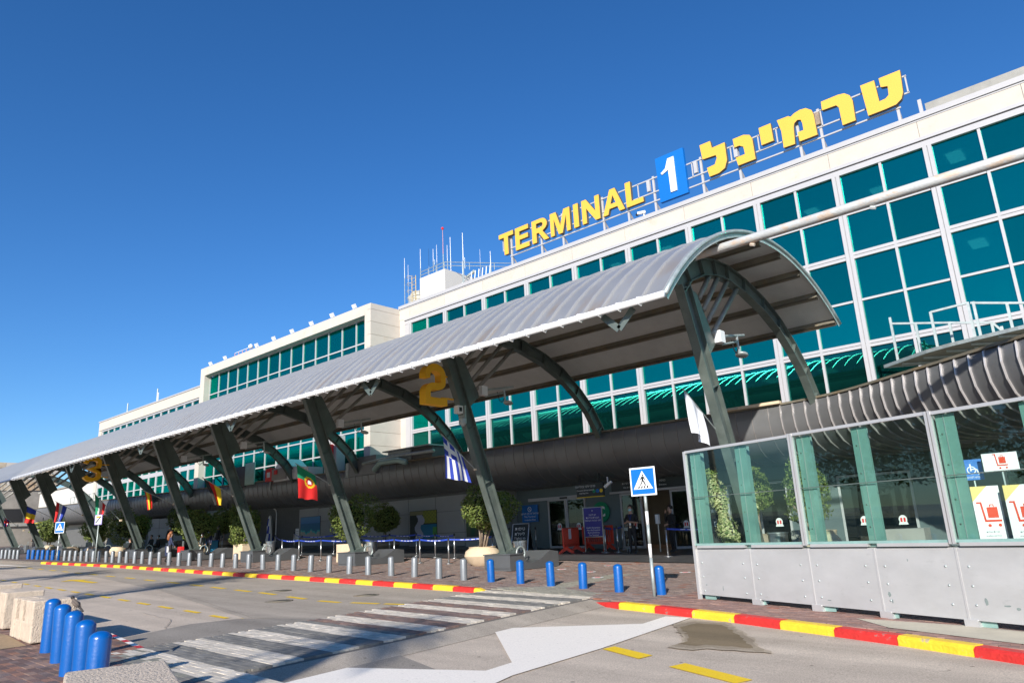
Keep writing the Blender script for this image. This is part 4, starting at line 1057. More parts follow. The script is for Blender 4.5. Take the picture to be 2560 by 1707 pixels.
flag(6, 'red, white and blue striped flag above the far crossing sign', (15.45, 4.9), (16.1, 4.55), (15.45, 3.6), (15.85, 3.62), lambda u, v: 0 if u < .3 else 1 if u < .6 else 2, [FR, FW, FB], amp=.06)
flag(7, 'blue, yellow and red flag near the far left end', (15.5, 5.0), (16.1, 4.7), (15.42, 3.85), (16.0, 3.82), lambda u, v: 0 if v < .38 else 1 if v < .68 else 2, [FB, FY, FR])
flag(8, 'crumpled navy, red and white flag at the far left end', (15.6, 4.6), (16.0, 4.3), (15.75, 3.8), (16.05, 3.9), lambda u, v: 1 if abs(u-.5) < .12 or abs(v-.5) < .12 else 2 if abs(u-v) < .12 else 0, [FN, FR, FW], amp=.08)
flag(0, 'plain white flag rising above the glass screen on the rightmost column', (15.52, 4.72), (16.3, 4.27), (15.72, 3.74), (16.42, 3.42), lambda u, v: 0, [FW], amp=.09)

# ================================================================== GROUND FLOOR
O = (-58, 25.6, 1.5)
gw = thing('ground_floor_wall', 'grey panelled ground floor wall under the fascia left of the entrance doors', 'wall', O)
pbox('backing_wall', DARKIN, gw, O, -95, -24.02, 25.56, 27.2, 0, 3.9)
for seg, (xa, xb) in enumerate([(-43.3, -24.0), (-66, -51.5)]):
    n = int((xb-xa)/2.15)
    for i in range(n):
        x1 = xb-i*2.15; x0_ = x1-2.13; zg = gz(x0_, 26)
        zz = [zg+.12, 1.72+dzx(x1), 2.78+dzx(x1), 3.56+dzx(x1)]
        for a, b in zip(zz[:-1], zz[1:]):
            mb = MB(); mb.box(x0_+.01, x1-.01, 25.5, 25.558, a+.01, b-.01)
            part('wall_panel', mb, WALLG if seg == 0 else STONE if False else WALLG, gw, off=O)
for i in range(6):
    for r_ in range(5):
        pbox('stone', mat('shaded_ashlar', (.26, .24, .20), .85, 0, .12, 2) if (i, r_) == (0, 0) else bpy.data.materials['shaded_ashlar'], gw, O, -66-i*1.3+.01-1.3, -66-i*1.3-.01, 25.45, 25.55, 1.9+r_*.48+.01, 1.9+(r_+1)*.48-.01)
pbox('return_wall', WALLG, gw, O, -24.0, -23.95, 25.56, 27.2, .6, 3.6)
O = (-14, 27.2, .8)
dw = thing('entrance_wall', 'dark green grey entrance wall with sliding glass doors', 'wall', O)
zf = .6
segs = [(-23.94, -21.97), (-19.72, -17.86)]
for a, b in segs: pbox('wall', WALLD, dw, O, a, b, 27.0, 27.2, .3, 3.7)
pbox('wall', WALLD, dw, O, -21.97, -19.72, 27.0, 27.2, 3.05, 3.7)
pbox('wall', WALLD, dw, O, -17.86, -14.3, 27.02, 27.2, 3.12, 3.7)
pbox('sign_fascia', SBLK, dw, O, -18.2, -14.4, 26.9, 27.02, 3.12, 3.56)
pbox('door_header', FRAME, dw, O, -23.1, -19.6, 26.88, 27.0, 2.98, 3.12)
pbox('door_header', FRAME, dw, O, -18.3, -14.2, 26.86, 27.02, 3.02, 3.11)
pbox('sensor', BLACK, dw, O, -21.1, -20.7, 26.82, 26.88, 3.0, 3.07)
pbox('wall', WALLD, dw, O, -14.3, -12.9, 27.0, 27.2, .2, 3.7)
def door(xa, xb, z0=None):
    z0 = gz((xa+xb)/2, 27)+.02
    mb = MB(); mb.box(xa, xa+.08, 26.95, 27.03, z0, 3.0); mb.box(xb-.08, xb, 26.95, 27.03, z0, 3.0); mb.box(xa+.08, xb-.08, 26.95, 27.03, 2.92, 3.0); mb.box(xa+.08, xb-.08, 26.95, 27.03, z0, z0+.1)
    d = part('door', mb, FRAME, dw, off=O)
    mb = MB(); mb.box(xa+.08, xb-.08, 26.98, 27.0, z0+.1, 2.92); part('glass', mb, GLASSD, d, off=O)
    # printed distancing sticker on the glass
    mb = MB(); c = ((xa+xb)/2+.12, 26.94, z0+.98)
    mb.poly([(c[0]+.13*math.cos(R(a)), c[1], c[2]+.14*math.sin(R(a))) for a in range(-30, 211, 20)]+[(c[0]-.15, c[1], c[2]-.17), (c[0]+.15, c[1], c[2]-.17)])
    part('sticker', mb, WHITE, d, off=O)
    for s_ in (-.05, .05): mb = MB(); mb.poly([(c[0]+s_-.03, c[1]-.004, c[2]-.08), (c[0]+s_+.03, c[1]-.004, c[2]-.08), (c[0]+s_+.03, c[1]-.004, c[2]+.05), (c[0]+s_-.03, c[1]-.004, c[2]+.05)]); part('sticker_figure', mb, FR, d, off=O)
door(-21.95, -20.86); door(-20.84, -19.74)
door(-17.84, -16.75); door(-15.35, -14.32)
for xa, xb in ((-12.8, -11.6), (-11.58, -10.4), (-8.6, -7.4), (-7.38, -6.2), (-3.6, -2.4), (-2.38, -1.2)): door(xa, xb)
for a, b in ((-10.4, -8.6), (-6.2, -3.6), (-1.2, 8)): pbox('wall', WALLD, dw, O, a, b, 27.0, 27.2, .2, 3.7)
pbox('wall', WALLD, dw, O, -12.9, 8, 27.02, 27.2, 3.05, 3.7)
pbox('interior', DARKIN, dw, O, -24, 8, 31.9, 32, 0, 3.6)
pbox('interior_floor', DTILE, dw, O, -24, 8, 27.2, 32, .3, .62)
pbox('interior_ceiling', CEILP, dw, O, -24, 8, 27.2, 32, 3.5, 3.55)
pbox('warm_ceiling_light', emis('warm_light', (1, .55, .15), 1.6), dw, O, -17.2, -16.0, 28.6, 28.9, 3.40, 3.44)
hall = emis('hall_fill', (1, .86, .66), 3.0)  # glowing panels added to brighten the entrance hall
for xx in (-21.5, -19, -15.5, -12.5, -9.5, -6.5, -3):
    pbox('ceiling_light', hall, dw, O, xx, xx+1.0, 29.2, 29.5, 3.42, 3.46)

# ------------------------------------------------------------------ lettering
def text(name, body, size, loc, rot, m, parent, off=(0, 0, 0), bold=0.0, align='CENTER'):
    if '\n' in body:
        L_ = body.split('\n'); up_ = Matrix.Rotation(rot[0], 3, 'X') @ Vector((0, 1, 0))
        for i, l in enumerate(L_):
            d_ = up_*size*1.12*((len(L_)-1)/2-i)
            text(name, l, size, (loc[0], loc[1]+d_.y, loc[2]+d_.z), rot, m, parent, off, bold, align)
        return None
    cu = bpy.data.curves.new(name, 'FONT'); cu.body = body; cu.size = size; cu.offset = bold; cu.align_x = align; cu.align_y = 'CENTER'; cu.resolution_u = 2; cu.space_line = 1.0
    tmp = bpy.data.objects.new('tmp', cu); COL.objects.link(tmp)
    me = bpy.data.meshes.new_from_object(tmp.evaluated_get(bpy.context.evaluated_depsgraph_get()))
    bpy.data.objects.remove(tmp); me.materials.clear(); me.materials.append(m); me.name = name
    o = ob(name, me, parent, (loc[0]-off[0], loc[1]-off[1], loc[2]-off[2])); o.rotation_euler = rot
    return o
def heb(s): return '\n'.join(l[::-1] for l in s.split('\n'))
FRONT = (R(90), 0, 0)
# C disc
t = thing('gate_letter_sign', 'green disc with a white letter C on the entrance wall', 'sign', (-18.88, 26.95, 2.28))
mb = MB(); mb.M = Matrix.Rotation(R(90), 4, 'X'); mb.lathe([(.45, -.03), (.45, .03), (.001, .03)], 28, cap=False); part('disc', mb, FG, t)
text('letter', 'C', .62, (0.02, -.04, .0), FRONT, TXTW, t, bold=.02)
t = thing('entrance_sign', 'black overhead sign in Hebrew and English hanging left of the open door', 'sign', (-17.7, 24.6, 2.85))
mb = MB(); mb.box(-.68, .68, -.05, .05, .03, .56); part('board', mb, SBLK, t)
mb = MB(); mb.box(-.68, .68, -.06, .05, 0, .03); part('yellow_strip', mb, FY, t)
mb = MB(); mb.bar((-.5, 0, .55), (-.5, 0, .95), .04, .04, (0, 1, 0)); mb.bar((.5, 0, .55), (.5, 0, .95), .04, .04, (0, 1, 0)); part('hanger', mb, BLACK, t)
text('text', heb('פנים ארצי ובינלאומי'), .13, (-.22, -.056, .45), FRONT, TXTW, t)
text('text', 'Domestic & International', .085, (-.22, -.056, .30), FRONT, TXTW, t)
text('text', heb('מכס') + ' Duty Free', .075, (-.3, -.056, .18), FRONT, TXTW, t)
for i, (s_, m_) in enumerate([('C', FG), ('D', SBLUE), ('E', FY)]):
    mb = MB(); mb.M = Matrix.Translation((.22+i*.18, -.052, .24)) @ Matrix.Rotation(R(90), 4, 'X'); mb.lathe([(.075, -.003), (.075, .003), (.001, .003)], 16, cap=False); part('disc', mb, m_, t)
    text('text', s_, .1, (.22+i*.18, -.06, .24), FRONT, SBLK, t)
text('text', heb('יציאה ויציאות') , .12, (-17.3+14, 26.89-27.2, 3.42-.8), FRONT, TXTW, dw)
text('text', 'Exit & Gates', .10, (-17.3+14, 26.89-27.2, 3.25-.8), FRONT, TXTW, dw)
text('text', heb('כניסה') , .12, (-15.6+14, 26.89-27.2, 3.42-.8), FRONT, TXTW, dw)
text('text', 'Entrance', .10, (-15.6+14, 26.89-27.2, 3.25-.8), FRONT, TXTW, dw)
t = thing('smoke_free_sign', 'blue poster reading This Terminal is smoke free on the entrance wall', 'sign', (-23.05, 26.9, 2.03))
mb = MB(); mb.box(-.5, .5, -.0, .05, 0, .8); part('board', mb, mat('poster_blue', (.01, .13, .42), .4, 0, .35, 2.5), t)
mb = MB(); mb.M = Matrix.Translation((0, -.006, .6)) @ Matrix.Rotation(R(90), 4, 'X'); mb.lathe([(.12, 0), (.12, .004), (.095, .004), (.095, 0)], 20, cap=False); part('no_smoking_ring', mb, TXTW, t)
mb = MB(); mb.bar((-.07, -.008, .67), (.07, -.008, .53), .004, .022, (1, 0, 1)); part('no_smoking_bar', mb, TXTW, t)
text('text', heb('טרמינל זה נקי מעישון')+'\nThis Terminal\nis smoke free', .13, (0, -.008, .25), FRONT, TXTW, t)
def easel(name, lab, loc, rz, w, h, z0, m, tx):
    t = thing(name, lab, 'sign', loc, rz)
    mb = MB(); mb.box(-w/2, w/2, -.02, .02, z0, z0+h); part('board', mb, m, t)
    mb = MB()
    for s_ in (-1, 1):
        mb.bar((s_*(w/2+.03), -.01, .0), (s_*(w/2+.03), 0, z0+h+.03), .04, .04, (0, 1, 0)); mb.bar((s_*(w/2+.03), -.22, .02), (s_*(w/2+.03), .22, .02), .04, .03)
    mb.box(-w/2-.03, w/2+.03, -.022, .022, z0+h, z0+h+.03); mb.box(-w/2-.03, w/2+.03, -.022, .022, z0-.03, z0)
    part('frame', mb, STEEL, t)
    for body, size, z in tx: text('text', body, size, (0, -.026, z0+z), FRONT, TXTW, t)
    return t
easel('health_board', 'navy health declaration board on a steel stand in front of the red barriers', (-17.35, 24.15, gz(-17.35, 24.2)), R(4), .82, 1.12, .62, NAVY,
      [(heb('יש להציג'), .10, .84), (heb('הצהרת בריאות'), .10, .73), (heb('לפני הכניסה לטרמינל'), .085, .62), ('Health Declaration\nMust Be Prepared\nBefore Entering\nThe Terminal', .085, .20), ('+', .15, 1.0)])
t = thing('sandwich_board', 'dark A-frame board reading Flights to Eilat beside the steel bin', 'sign', (-21.0, 23.9, gz(-21, 23.9)), R(12))
for s_, nm in ((-1, 'front_panel'), (1, 'rear_panel')):
    mb = MB(); mb.M = Matrix.Translation((0, s_*.30, 0)) @ Matrix.Rotation(R(s_*14), 4, 'X'); mb.box(-.38, .38, -.015, .015, .15, 1.2)
    p_ = part(nm, mb, SBLK, t)
    mb = MB(); mb.M = Matrix.Translation((0, s_*.30, 0)) @ Matrix.Rotation(R(s_*14), 4, 'X')
    for a in (-.4, .4): mb.box(a-.02, a+.02, -.02, .02, 0, 1.22)
    mb.box(-.4, .4, -.02, .02, 1.2, 1.23); part('frame', mb, STEEL, p_)
text('text', heb('טיסות\nלאילת'), .2, (0, -.155, .86), (R(76), 0, 0), TXTW, t)
text('text', 'Flights to\nEilat', .15, (0, -.21, .50), (R(76), 0, 0), TXTW, t)
# left signs
for xx, yy, w, lab, tx in ((-50.2, 24.6, 3.3, 'black overhead gate sign at the far middle entrance', heb('שער')+' E   International'), (-76.2, 20.5, 3.6, 'black overhead gate sign near the far left end', heb('שער')+' A  Departures')):
    t = thing('overhead_sign', lab, 'sign', (xx, yy, 3.35+dzx(xx)*.6))
    mb = MB(); mb.box(-w/2, w/2, -.06, .06, .04, .56); part('board', mb, SBLK, t); mb = MB(); mb.box(-w/2, w/2, -.07, .06, 0 if xx > -60 else .56, .04 if xx > -60 else .60); part('yellow_strip', mb, FY, t)
    mb = MB()
    for s_ in (-1, 1): mb.bar((s_*w*.4, 0, .55), (s_*w*.4, 0, 1.0), .05, .05, (0, 1, 0))
    part('hanger', mb, BLACK, t)
    text('text', tx, .2, (-.3, -.075, .32), FRONT, TXTW, t)
# posters on the grey wall
def poster(lab, x0, x1, z0, z1, fn, nx=56, nz=48):
    t = thing('wall_poster', lab, 'poster', ((x0+x1)/2, 25.49, z0))
    mb = MB(); cols = []; w = x1-x0; h = z1-z0
    for j in range(nz):
        for i in range(nx):
            a0_, a1_ = -w/2+w*i/nx, -w/2+w*(i+1)/nx; b0, b1 = h*j/nz, h*(j+1)/nz
            mb.poly([(a0_, -.012, b0), (a1_, -.012, b0), (a1_, -.012, b1), (a0_, -.012, b1)]); cols.append((*fn((i+.5)/nx, (j+.5)/nz), 1))
    pm_ = bpy.data.materials.get('print') or mat('print', (1, 1, 1), .5, 0, .04, 20, attr=True)
    part('print', mb, pm_, t, cols=cols)
    mb = MB(); mb.box(-w/2-.02, w/2+.02, -.01, .01, -.02, h+.02); part('backing', mb, BLACK, t)
def sea(u, v):
    n = .06*math.sin(u*14)+.03*math.sin(u*37)
    if v < .30+n: k_ = .06*math.sin(u*60+v*90); return (.36+k_, .35+k_, .30)
    if v < .37+n: return (.05, .42, .42)
    if v < .70: return (.015, .09+.1*(1-v), .26)
    return (.04+.12*(v-.7), .17+.2*(v-.7), .42)
def fall(u, v):
    n = .05*math.sin(v*12)
    if v < .5 and u > .45+n: return (.01, .16, .30) if u < .85 or v > .4 else (.08, .30, .06)
    if .30+n-.12*(1-v) < u < .50+n+.02*(1-v) and v < .86: k_ = .12*math.sin(u*140+v*9); return (.38+k_, .40+k_, .52+k_*.5)
    if v > .55 and u > .5: k_ = .06*math.sin(u*50)*math.sin(v*44); return (.22+k_, .24+k_, .04)
    if v > .86: return (.25, .22, .1)
    return (.02, .025, .02)
poster('seaside photo poster on the grey wall', -40.95, -38.8, 1.75, 3.1, sea)
poster('waterfall photo poster on the grey wall between two topiaries', -30.3, -28.2, 1.5, 2.9, fall)
poster('dark green poster half hidden behind the big potted ficus', -26.0, -24.1, 1.5, 2.7, lambda u, v: (.03+.02*math.sin(u*20), .05+.08*v, .03), 20, 20)
t = thing('notice_sheet', 'small white notice at the left edge of the seaside poster', 'notice', (-41.3, 25.47, 1.75))
mb = MB(); mb.box(-.2, .2, -.01, .01, 0, .7); part('paper', mb, WHITE, t)
for i in range(5): mb = MB(); mb.box(-.14, .14, -.014, -.01, .12+i*.1, .14+i*.1); part('text_line', mb, CLGRY, t)
t = thing('arrivals_sign', 'small black sign with a yellow disc behind the middle topiary', 'sign', (-33.55, 25.48, 2.28))
mb = MB(); mb.box(-.36, .36, -.03, .02, 0, .7); part('board', mb, SBLK, t)
mb = MB(); mb.M = Matrix.Translation((0, -.035, .38)) @ Matrix.Rotation(R(90), 4, 'X'); mb.lathe([(.13, 0), (.13, .006), (.001, .006)], 18, cap=False); part('disc', mb, FY, t)
text('text', 'Terminal', .1, (0, -.035, .12), FRONT, TXTW, t); text('text', heb('טרמינל'), .1, (0, -.035, .60), FRONT, TXTW, t)

# ================================================================== BOLLARDS
def bollard_mesh(r, h, m):
    mb = MB()
    prof = [(r, -.05), (r, h-.07)]+[(r*math.cos(R(a)) if a < 90 else .001, h-.07+.07*math.sin(R(a))) for a in (15, 32, 50, 68, 90)]
    mb.lathe(prof, 20, cap=False)
    return mb.mesh('bollard', m, 'auto')
bm_b = bollard_mesh(.105, .60, BLUE); bm_n = bollard_mesh(.102, .73, BLUE); bm_g = bollard_mesh(.10, .60, SILV)
def bollard(me, x, y, lab, grp):
    o = ob('bollard', me, None, (x, y, gz(x, 0))); o.rotation_euler = (R(random.uniform(-1.4, 1.4)), R(random.uniform(-1.4, 1.4)), random.uniform(0, 6)); tagit(o, lab, 'bollard', grp); return o
for i, (x, y) in enumerate([(-14.19,14.79),(-13.03,14.69),(-11.88,14.54),(-10.75,14.36),(-9.52,14.05),(-8.39,13.96)]):
    bollard(bm_b, x, y, 'blue bollard beyond the crossing, '+['leftmost, beside the silver row','second from the silver row','third from the silver row','third from the right','second from the right','rightmost, just behind the crossing sign pole'][i], 'blue bollards beyond the crossing')
for i, (x, y) in enumerate([(-12.42,3.66),(-11.33,3.48),(-10.22,3.26),(-9.08,3.03),(-7.92,2.76)]):
    bollard(bm_n, x, y, 'blue bollard in the near left row, '+['farthest, against the concrete block','second farthest','third, with the small bird on top','fourth, next to the nearest','nearest, behind the concrete corner'][i], 'near blue bollards on the left')
G1 = [(-15.37,14.89),(-16.52,14.98),(-17.82,15.14),(-18.95,15.13),(-20.18,15.15),(-21.24,15.15),(-22.57,15.23),(-23.75,15.24),(-25.0,15.3),(-26.09,15.29),(-27.2,15.28),(-28.33,15.28),(-29.5,15.32),(-30.8,15.4),(-31.85,15.4),(-32.95,15.4),(-34.05,15.42),(-35.15,15.43),(-36.4,15.5),(-37.7,15.58),(-38.7,15.55),(-39.9,15.62),(-40.85,15.61),(-41.94,15.62),(-42.8,15.58),(-43.65,15.52),(-44.5,15.5),(-45.5,15.48),(-46.4,15.46),(-47.4,15.46),(-48.35,15.46),(-49.3,15.44),(-50.2,15.42),(-51.0,15.38)]
for i, (x, y) in enumerate(G1):
    bollard(bm_g, x, y, 'silver bollard, '+ordinal(i+1)+' left of the right-hand blue bollards', 'silver bollards along the kerb')
for i in range(7):
    bollard(bm_b, -52.3-i*.95, 15.4-i*.02, 'far blue bollard, '+ordinal(i+1)+' left of the far crossing sign' if i else 'far blue bollard right behind the far crossing sign pole', 'far blue bollards')
for i in range(10):
    bollard(bm_g, -59.3-i*.85, 15.0-i*.03, 'far silver bollard, '+ordinal(i+1)+' left of the far blue ones', 'far silver bollards')

# ================================================================== CROSSING SIGNS
def man_polys(sc_, cx, cz):
    P = lambda l: [(cx+a*sc_, cz+b*sc_) for a, b in l]
    out = [P([(.02+.035*math.cos(R(a)), .40+.04*math.sin(R(a))) for a in range(0, 360, 45)])]
    out.append(P([(-.04, .35), (.06, .35), (.13, .22), (.10, .20), (.05, .28), (.04, .20), (.10, .10), (.14, -.02), (.10, -.03), (.05, .08), (0, .16), (-.03, .07), (-.12, -.02), (-.15, 0), (-.07, .09), (-.04, .20), (-.05, .28), (-.10, .20), (-.13, .22)]))
    for i in range(4): out.append(P([(-.24+i*.135, -.13), (-.17+i*.135, -.13), (-.14+i*.125, -.03), (-.19+i*.125, -.03)]))
    return out
def xsign(x, y, h, w, lab, rz, top_dark):
    z = gz(x, y); t = thing('crossing_sign', lab, 'sign', (x, y, z), R(rz))
    mb = MB(); n = 8; hh_ = h-w; zc = 0
    bands = [0, .78, 1.06, 1.45, 1.73, hh_+.06] if hh_ > 2 else [0, .55, .85, 1.2, 1.5, hh_+.06]
    for i in range(5):
        mb.tube([(0, 0, bands[i]), (0, 0, bands[i+1])], .034, 10, 1 if i % 2 == 0 else 0)
    part('pole', mb, [WHITE, GALV], t, True)
    mb = MB(); mb.box(-w/2, w/2, -.045, -.035, h-w, h); b = part('sign_plate', mb, WHITE, t)
    e = w*.055; mb = MB(); mb.box(-w/2+e, w/2-e, -.050, -.0451, h-w+e, h-e); part('blue_field', mb, SBLUE, b)
    c = h-w/2
    mb = MB(); mb.ext([(-w*.38, -.0505, c-w*.27), (w*.38, -.0505, c-w*.27), (0, -.0505, c+w*.38)], (0, -.002, 0)); part('triangle', mb, WHITE, b)
    for i, pl in enumerate(man_polys(w*.86, 0, c-w*.13)):
        mb = MB(); mb.ext([(a, -.054, q) for a, q in pl], (0, -.002, 0)); part('figure' if i < 2 else 'stripe', mb, SBLK, b)
    return t
xsign(-8.31, 13.54, 2.66, .60, 'near pedestrian crossing sign on a black and white banded pole beside the right kerb', 6, True)
xsign(-52.0, 15.25, 2.30, .68, 'far pedestrian crossing sign on a banded pole among blue bollards', 30, False)
t = thing('no_loading_sign', 'small square white and orange sign on a plain thin pole between the silver bollards', 'sign', (-45.3, 15.2, gz(-45.3, 0)), R(28))
mb = MB(); mb.tube([(0, 0, 0), (0, 0, 2.1)], .035, 8); part('pole', mb, GALV, t, True)
mb = MB(); mb.box(-.25, .25, -.05, -.035, 2.02, 2.58); part('plate', mb, flat('sign_purple', (.25, .2, .5)), t)
mb = MB(); mb.box(-.21, .21, -.055, -.0501, 2.06, 2.54); part('field', mb, WHITE, t)
mb = MB(); mb.bar((-.17, -.06, 2.12), (.17, -.06, 2.48), .006, .07, (1, 0, -1)); part('diagonal', mb, CLNAVY, t)
mb = MB(); mb.box(-.15, .1, -.062, -.0552, 2.40, 2.50); part('tow_pictogram', mb, flat('sign_orange', (.8, .35, .05)), t)

# ================================================================== STANCHIONS WITH BELTS
def stanchion(x, y, lab, to=None):
    z = gz(x, y)+(.008 if y > 21.4 else 0)
    t = thing('queue_post', lab, 'queue post', (x, y, z), 0, 'steel queue posts')
    mb = MB(); mb.lathe([(.16, 0), (.165, .012), (.04, .04), (.001, .04)], 14, cap=False); part('base', mb, STEEL, t, True)
    mb = MB(); mb.tube([(0, 0, .03), (0, 0, .96)], .032, 8); part('tube', mb, STEEL, t, True)
    mb = MB(); mb.tube([(0, 0, .9), (0, 0, 1.0)], .038, 8); part('head', mb, SBLK, t)
    if to:
        d = Vector((to[0]-x, to[1]-y, gz(*to)-z)); n = Vector((-d.y, d.x, 0)).normalized()*.002
        mb = MB(); k = 8
        for i in range(k):
            a = d*(i/k); b = d*((i+1)/k); s0 = -.05*math.sin(math.pi*i/k); s1 = -.05*math.sin(math.pi*(i+1)/k)
            mb.add([tuple(a+Vector((0, 0, .90+s0))), tuple(b+Vector((0, 0, .90+s1))), tuple(b+Vector((0, 0, .96+s1))), tuple(a+Vector((0, 0, .96+s0)))], [(0, 1, 2, 3)])
        bl = part('belt', mb, BELT, t)
        mb = MB()
        for i in range(2, 6):
            a = d*(i/8+.02); b = d*((i+1)/8-.02); s0 = -.05*math.sin(math.pi*i/k); off_ = Vector((n.x, n.y, 0))*-2 if n.y > 0 else Vector((n.x, n.y, 0))*2
            mb.add([tuple(a+off_+Vector((0, 0, .922+s0))), tuple(b+off_+Vector((0, 0, .922+s0))), tuple(b+off_+Vector((0, 0, .94+s0))), tuple(a+off_+Vector((0, 0, .94+s0)))], [(0, 1, 2, 3)])
        part('belt_print', mb, TXTW, bl)
FRq = [(-37.8,21.9),(-33.87,20.04),(-32.22,19.99),(-30.18,19.9),(-27.3,20.1),(-24.95,20.09),(-23.26,20.06),(-21.59,20.12),(-19.9,20.9)]
BKq = [(-39.77,24.31),(-37.4,22.9),(-34.29,21.44),(-32.1,21.93),(-29.6,21.7),(-27.25,21.66),(-25.48,21.78),(-23.89,21.48),(-22.62,21.42)]
for i, p in enumerate(FRq): stanchion(*p, 'steel queue post with blue belt in the front row, '+ordinal(len(FRq)-i)+' from the right', FRq[i+1] if i+1 < len(FRq) else None)
for i, p in enumerate(BKq): stanchion(*p, 'steel queue post with blue belt in the back row, '+ordinal(len(BKq)-i)+' from the right', BKq[i+1] if i+1 < len(BKq) else None)
stanchion(-16.68, 23.93, 'steel queue post beside the navy board, left of the pair', (-17.22, 25.97))
stanchion(-16.35, 24.3, 'steel queue post beside the navy board, right of the pair')
stanchion(-17.22, 25.97, 'steel queue post close to the sliding door behind the red barriers')
stanchion(-13.12, 22.51, 'lone steel queue post with a belt running to the glass screen', (-11.2, 22.9))
stanchion(-11.2, 22.9, 'steel queue post hidden behind the left edge of the glass screen')
stanchion(-21.4, 25.3, 'steel queue post with a black top right of the A-frame board')
stanchion(-23.1, 25.4, 'steel queue post left of the A-frame board')
for i, p in enumerate([(-47.5, 22.3), (-49.8, 22.6), (-43.4, 21.6), (-45.2, 21.9), (-58, 22), (-60.2, 22.2)]):
    stanchion(*p, 'steel queue post in the far crowd area, '+ordinal(i+1)+' counting outward from the bins', None)

# ================================================================== BINS
for i, (x, y) in enumerate([(-17.87, 20.2), (-26.94, 20.4), (-35.6, 20.4), (-44.0, 20.6), (-48.3, 20.7), (-55.0, 20.6)]):
    t = thing('litter_bin', 'round brushed steel litter bin by the '+['column carrying the 2','third column from the right','fourth column from the right','fifth column from the right','sixth column from the right','seventh column from the right'][i], 'bin', (x, y, gz(x, y)), random.uniform(-.3, .3), 'steel litter bins')
    mb = MB(); mb.lathe([(.23, 0), (.25, .04), (.25, .80)], 20, cap=True); part('bin_body', mb, STEEL, t, 'auto')
    mb = MB(); mb.lathe([(.27, .80), (.27, .86), (.24, .88), (.001, .88)], 20, cap=False); part('rim', mb, STEEL, t, 'auto')
    mb = MB(); mb.box(-.52, -.25, -.2, .05, .05, .75); part('ashtray_box', mb, GALV, t)
    for k in range(3): mb = MB(); mb.box(-.525, -.26, -.215, -.201, .2+k*.17, .28+k*.17); part('slot', mb, BLACK, t)

# ================================================================== FOLIAGE
def leaves(n, R_, size, seed, shell=.75, boxy=0.0, holes=.25):
    rnd = random.Random(seed); vs = []; fs = []
    lumps = [(Vector((rnd.gauss(0, 1), rnd.gauss(0, 1), rnd.gauss(0, 1))).normalized(), rnd.uniform(.04, .13)) for _ in range(22)]
    i = 0
    while i < n:
        d = Vector((rnd.gauss(0, 1), rnd.gauss(0, 1), rnd.gauss(0, 1))).normalized()
        bump = sum(a for l, a in lumps if d.dot(l) > .84)*1.5 - holes*.2 - sum(a*1.4 for l, a in lumps[:8] if d.dot(-l) > .9)
        rr = (shell+(1-shell)*rnd.random()**.5)*(1+bump)
        if boxy: m_ = max(abs(d.x), abs(d.y), abs(d.z)); rr *= (1-boxy)+boxy/m_*.8
        p = Vector((d.x*R_[0], d.y*R_[1], d.z*R_[2]))*rr
        nrm = (d+Vector((rnd.gauss(0, .6), rnd.gauss(0, .6), rnd.gauss(0, .6)))).normalized()
        a = nrm.orthogonal().normalized(); a.rotate(Matrix.Rotation(rnd.uniform(0, 6.28), 3, nrm)); b = nrm.cross(a)
        s = size*rnd.uniform(.7, 1.35); k = len(vs)
        vs += [tuple(p-a*s*.5), tuple(p+b*s*.28), tuple(p+a*s*.5), tuple(p-b*s*.28)]
        fs += [(k, k+1, k+2, k+3)]; i += 1
    return vs, fs
def leafmesh(name, n, R_, size, seed, m, **k):
    mb = MB(); mb.add(*leaves(n, R_, size, seed, **k)); return mb.mesh(name, m)
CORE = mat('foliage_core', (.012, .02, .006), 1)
crownA = leafmesh('crown', 5200, (1, 1, 1), .125, 1, LEAF, shell=.80)
crownB = leafmesh('crown', 4600, (1, 1, 1), .12, 2, LEAF, shell=.78, boxy=.35)
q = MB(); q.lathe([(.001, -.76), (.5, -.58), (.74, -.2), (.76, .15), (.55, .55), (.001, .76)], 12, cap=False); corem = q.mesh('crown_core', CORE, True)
def potmesh(rw, h, m=TERRA):
    mb = MB(); mb.lathe([(rw*.55, 0), (rw*.80, h*.18), (rw, h*.52), (rw*.93, h*.78), (rw*.72, h*.93), (rw*.76, h), (rw*.66, h), (rw*.6, h*.86), (.001, h*.86)], 22, cap=False)
    return mb.mesh('pot', m, 'auto')
pot_big = potmesh(1, 1); pot_dark = potmesh(1, 1, mat('dark_terracotta', (.30, .24, .18), .85, 0, .12, 4))
def planter(x, y, crown, crad, cz, lab, potr=None, poth=.7, potm=None, stems=3, box=False, dx=0, core=True):
    z = gz(x, y)+(.008 if y > 21.4 else 0); t = thing('potted_tree', lab, 'potted tree', (x, y, z), 0, 'clipped ficus trees in pots')
    if potr:
        o = ob('pot', potm or pot_big, t, (0, 0, 0)); o.scale = (potr, potr, poth)
    if box:
        mb = MB(); mb.box(-.5, .5, -.35, .35, 0, .78); part('planter_box', mb, TERRA, t)
    base = (poth if potr else .78)*.88
    mb = MB()
    for i in range(stems):
        a = random.uniform(0, 6.28); r0 = .05+.06*(stems > 2)*random.random(); r1 = .12+.22*random.random() if stems > 1 else .05
        z1 = cz-crad[2]*.45
        mb.tube([(r0*math.cos(a), r0*math.sin(a), base-.05), (dx*.4+r1*.7*math.cos(a+.3), r1*.7*math.sin(a+.3), (base+z1)/2), (dx+r1*1.3*math.cos(a), r1*1.3*math.sin(a), z1+.15)], [.05, .035, .025], 6)
    part('trunk', mb, TRUNK, t, True)
    o = ob('crown', crown, t, (dx, 0, cz)); o.scale = (crad[0]*.76, crad[1]*.76, crad[2]*.86); o.rotation_euler = (0, 0, random.uniform(0, 6))
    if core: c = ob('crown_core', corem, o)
    return t
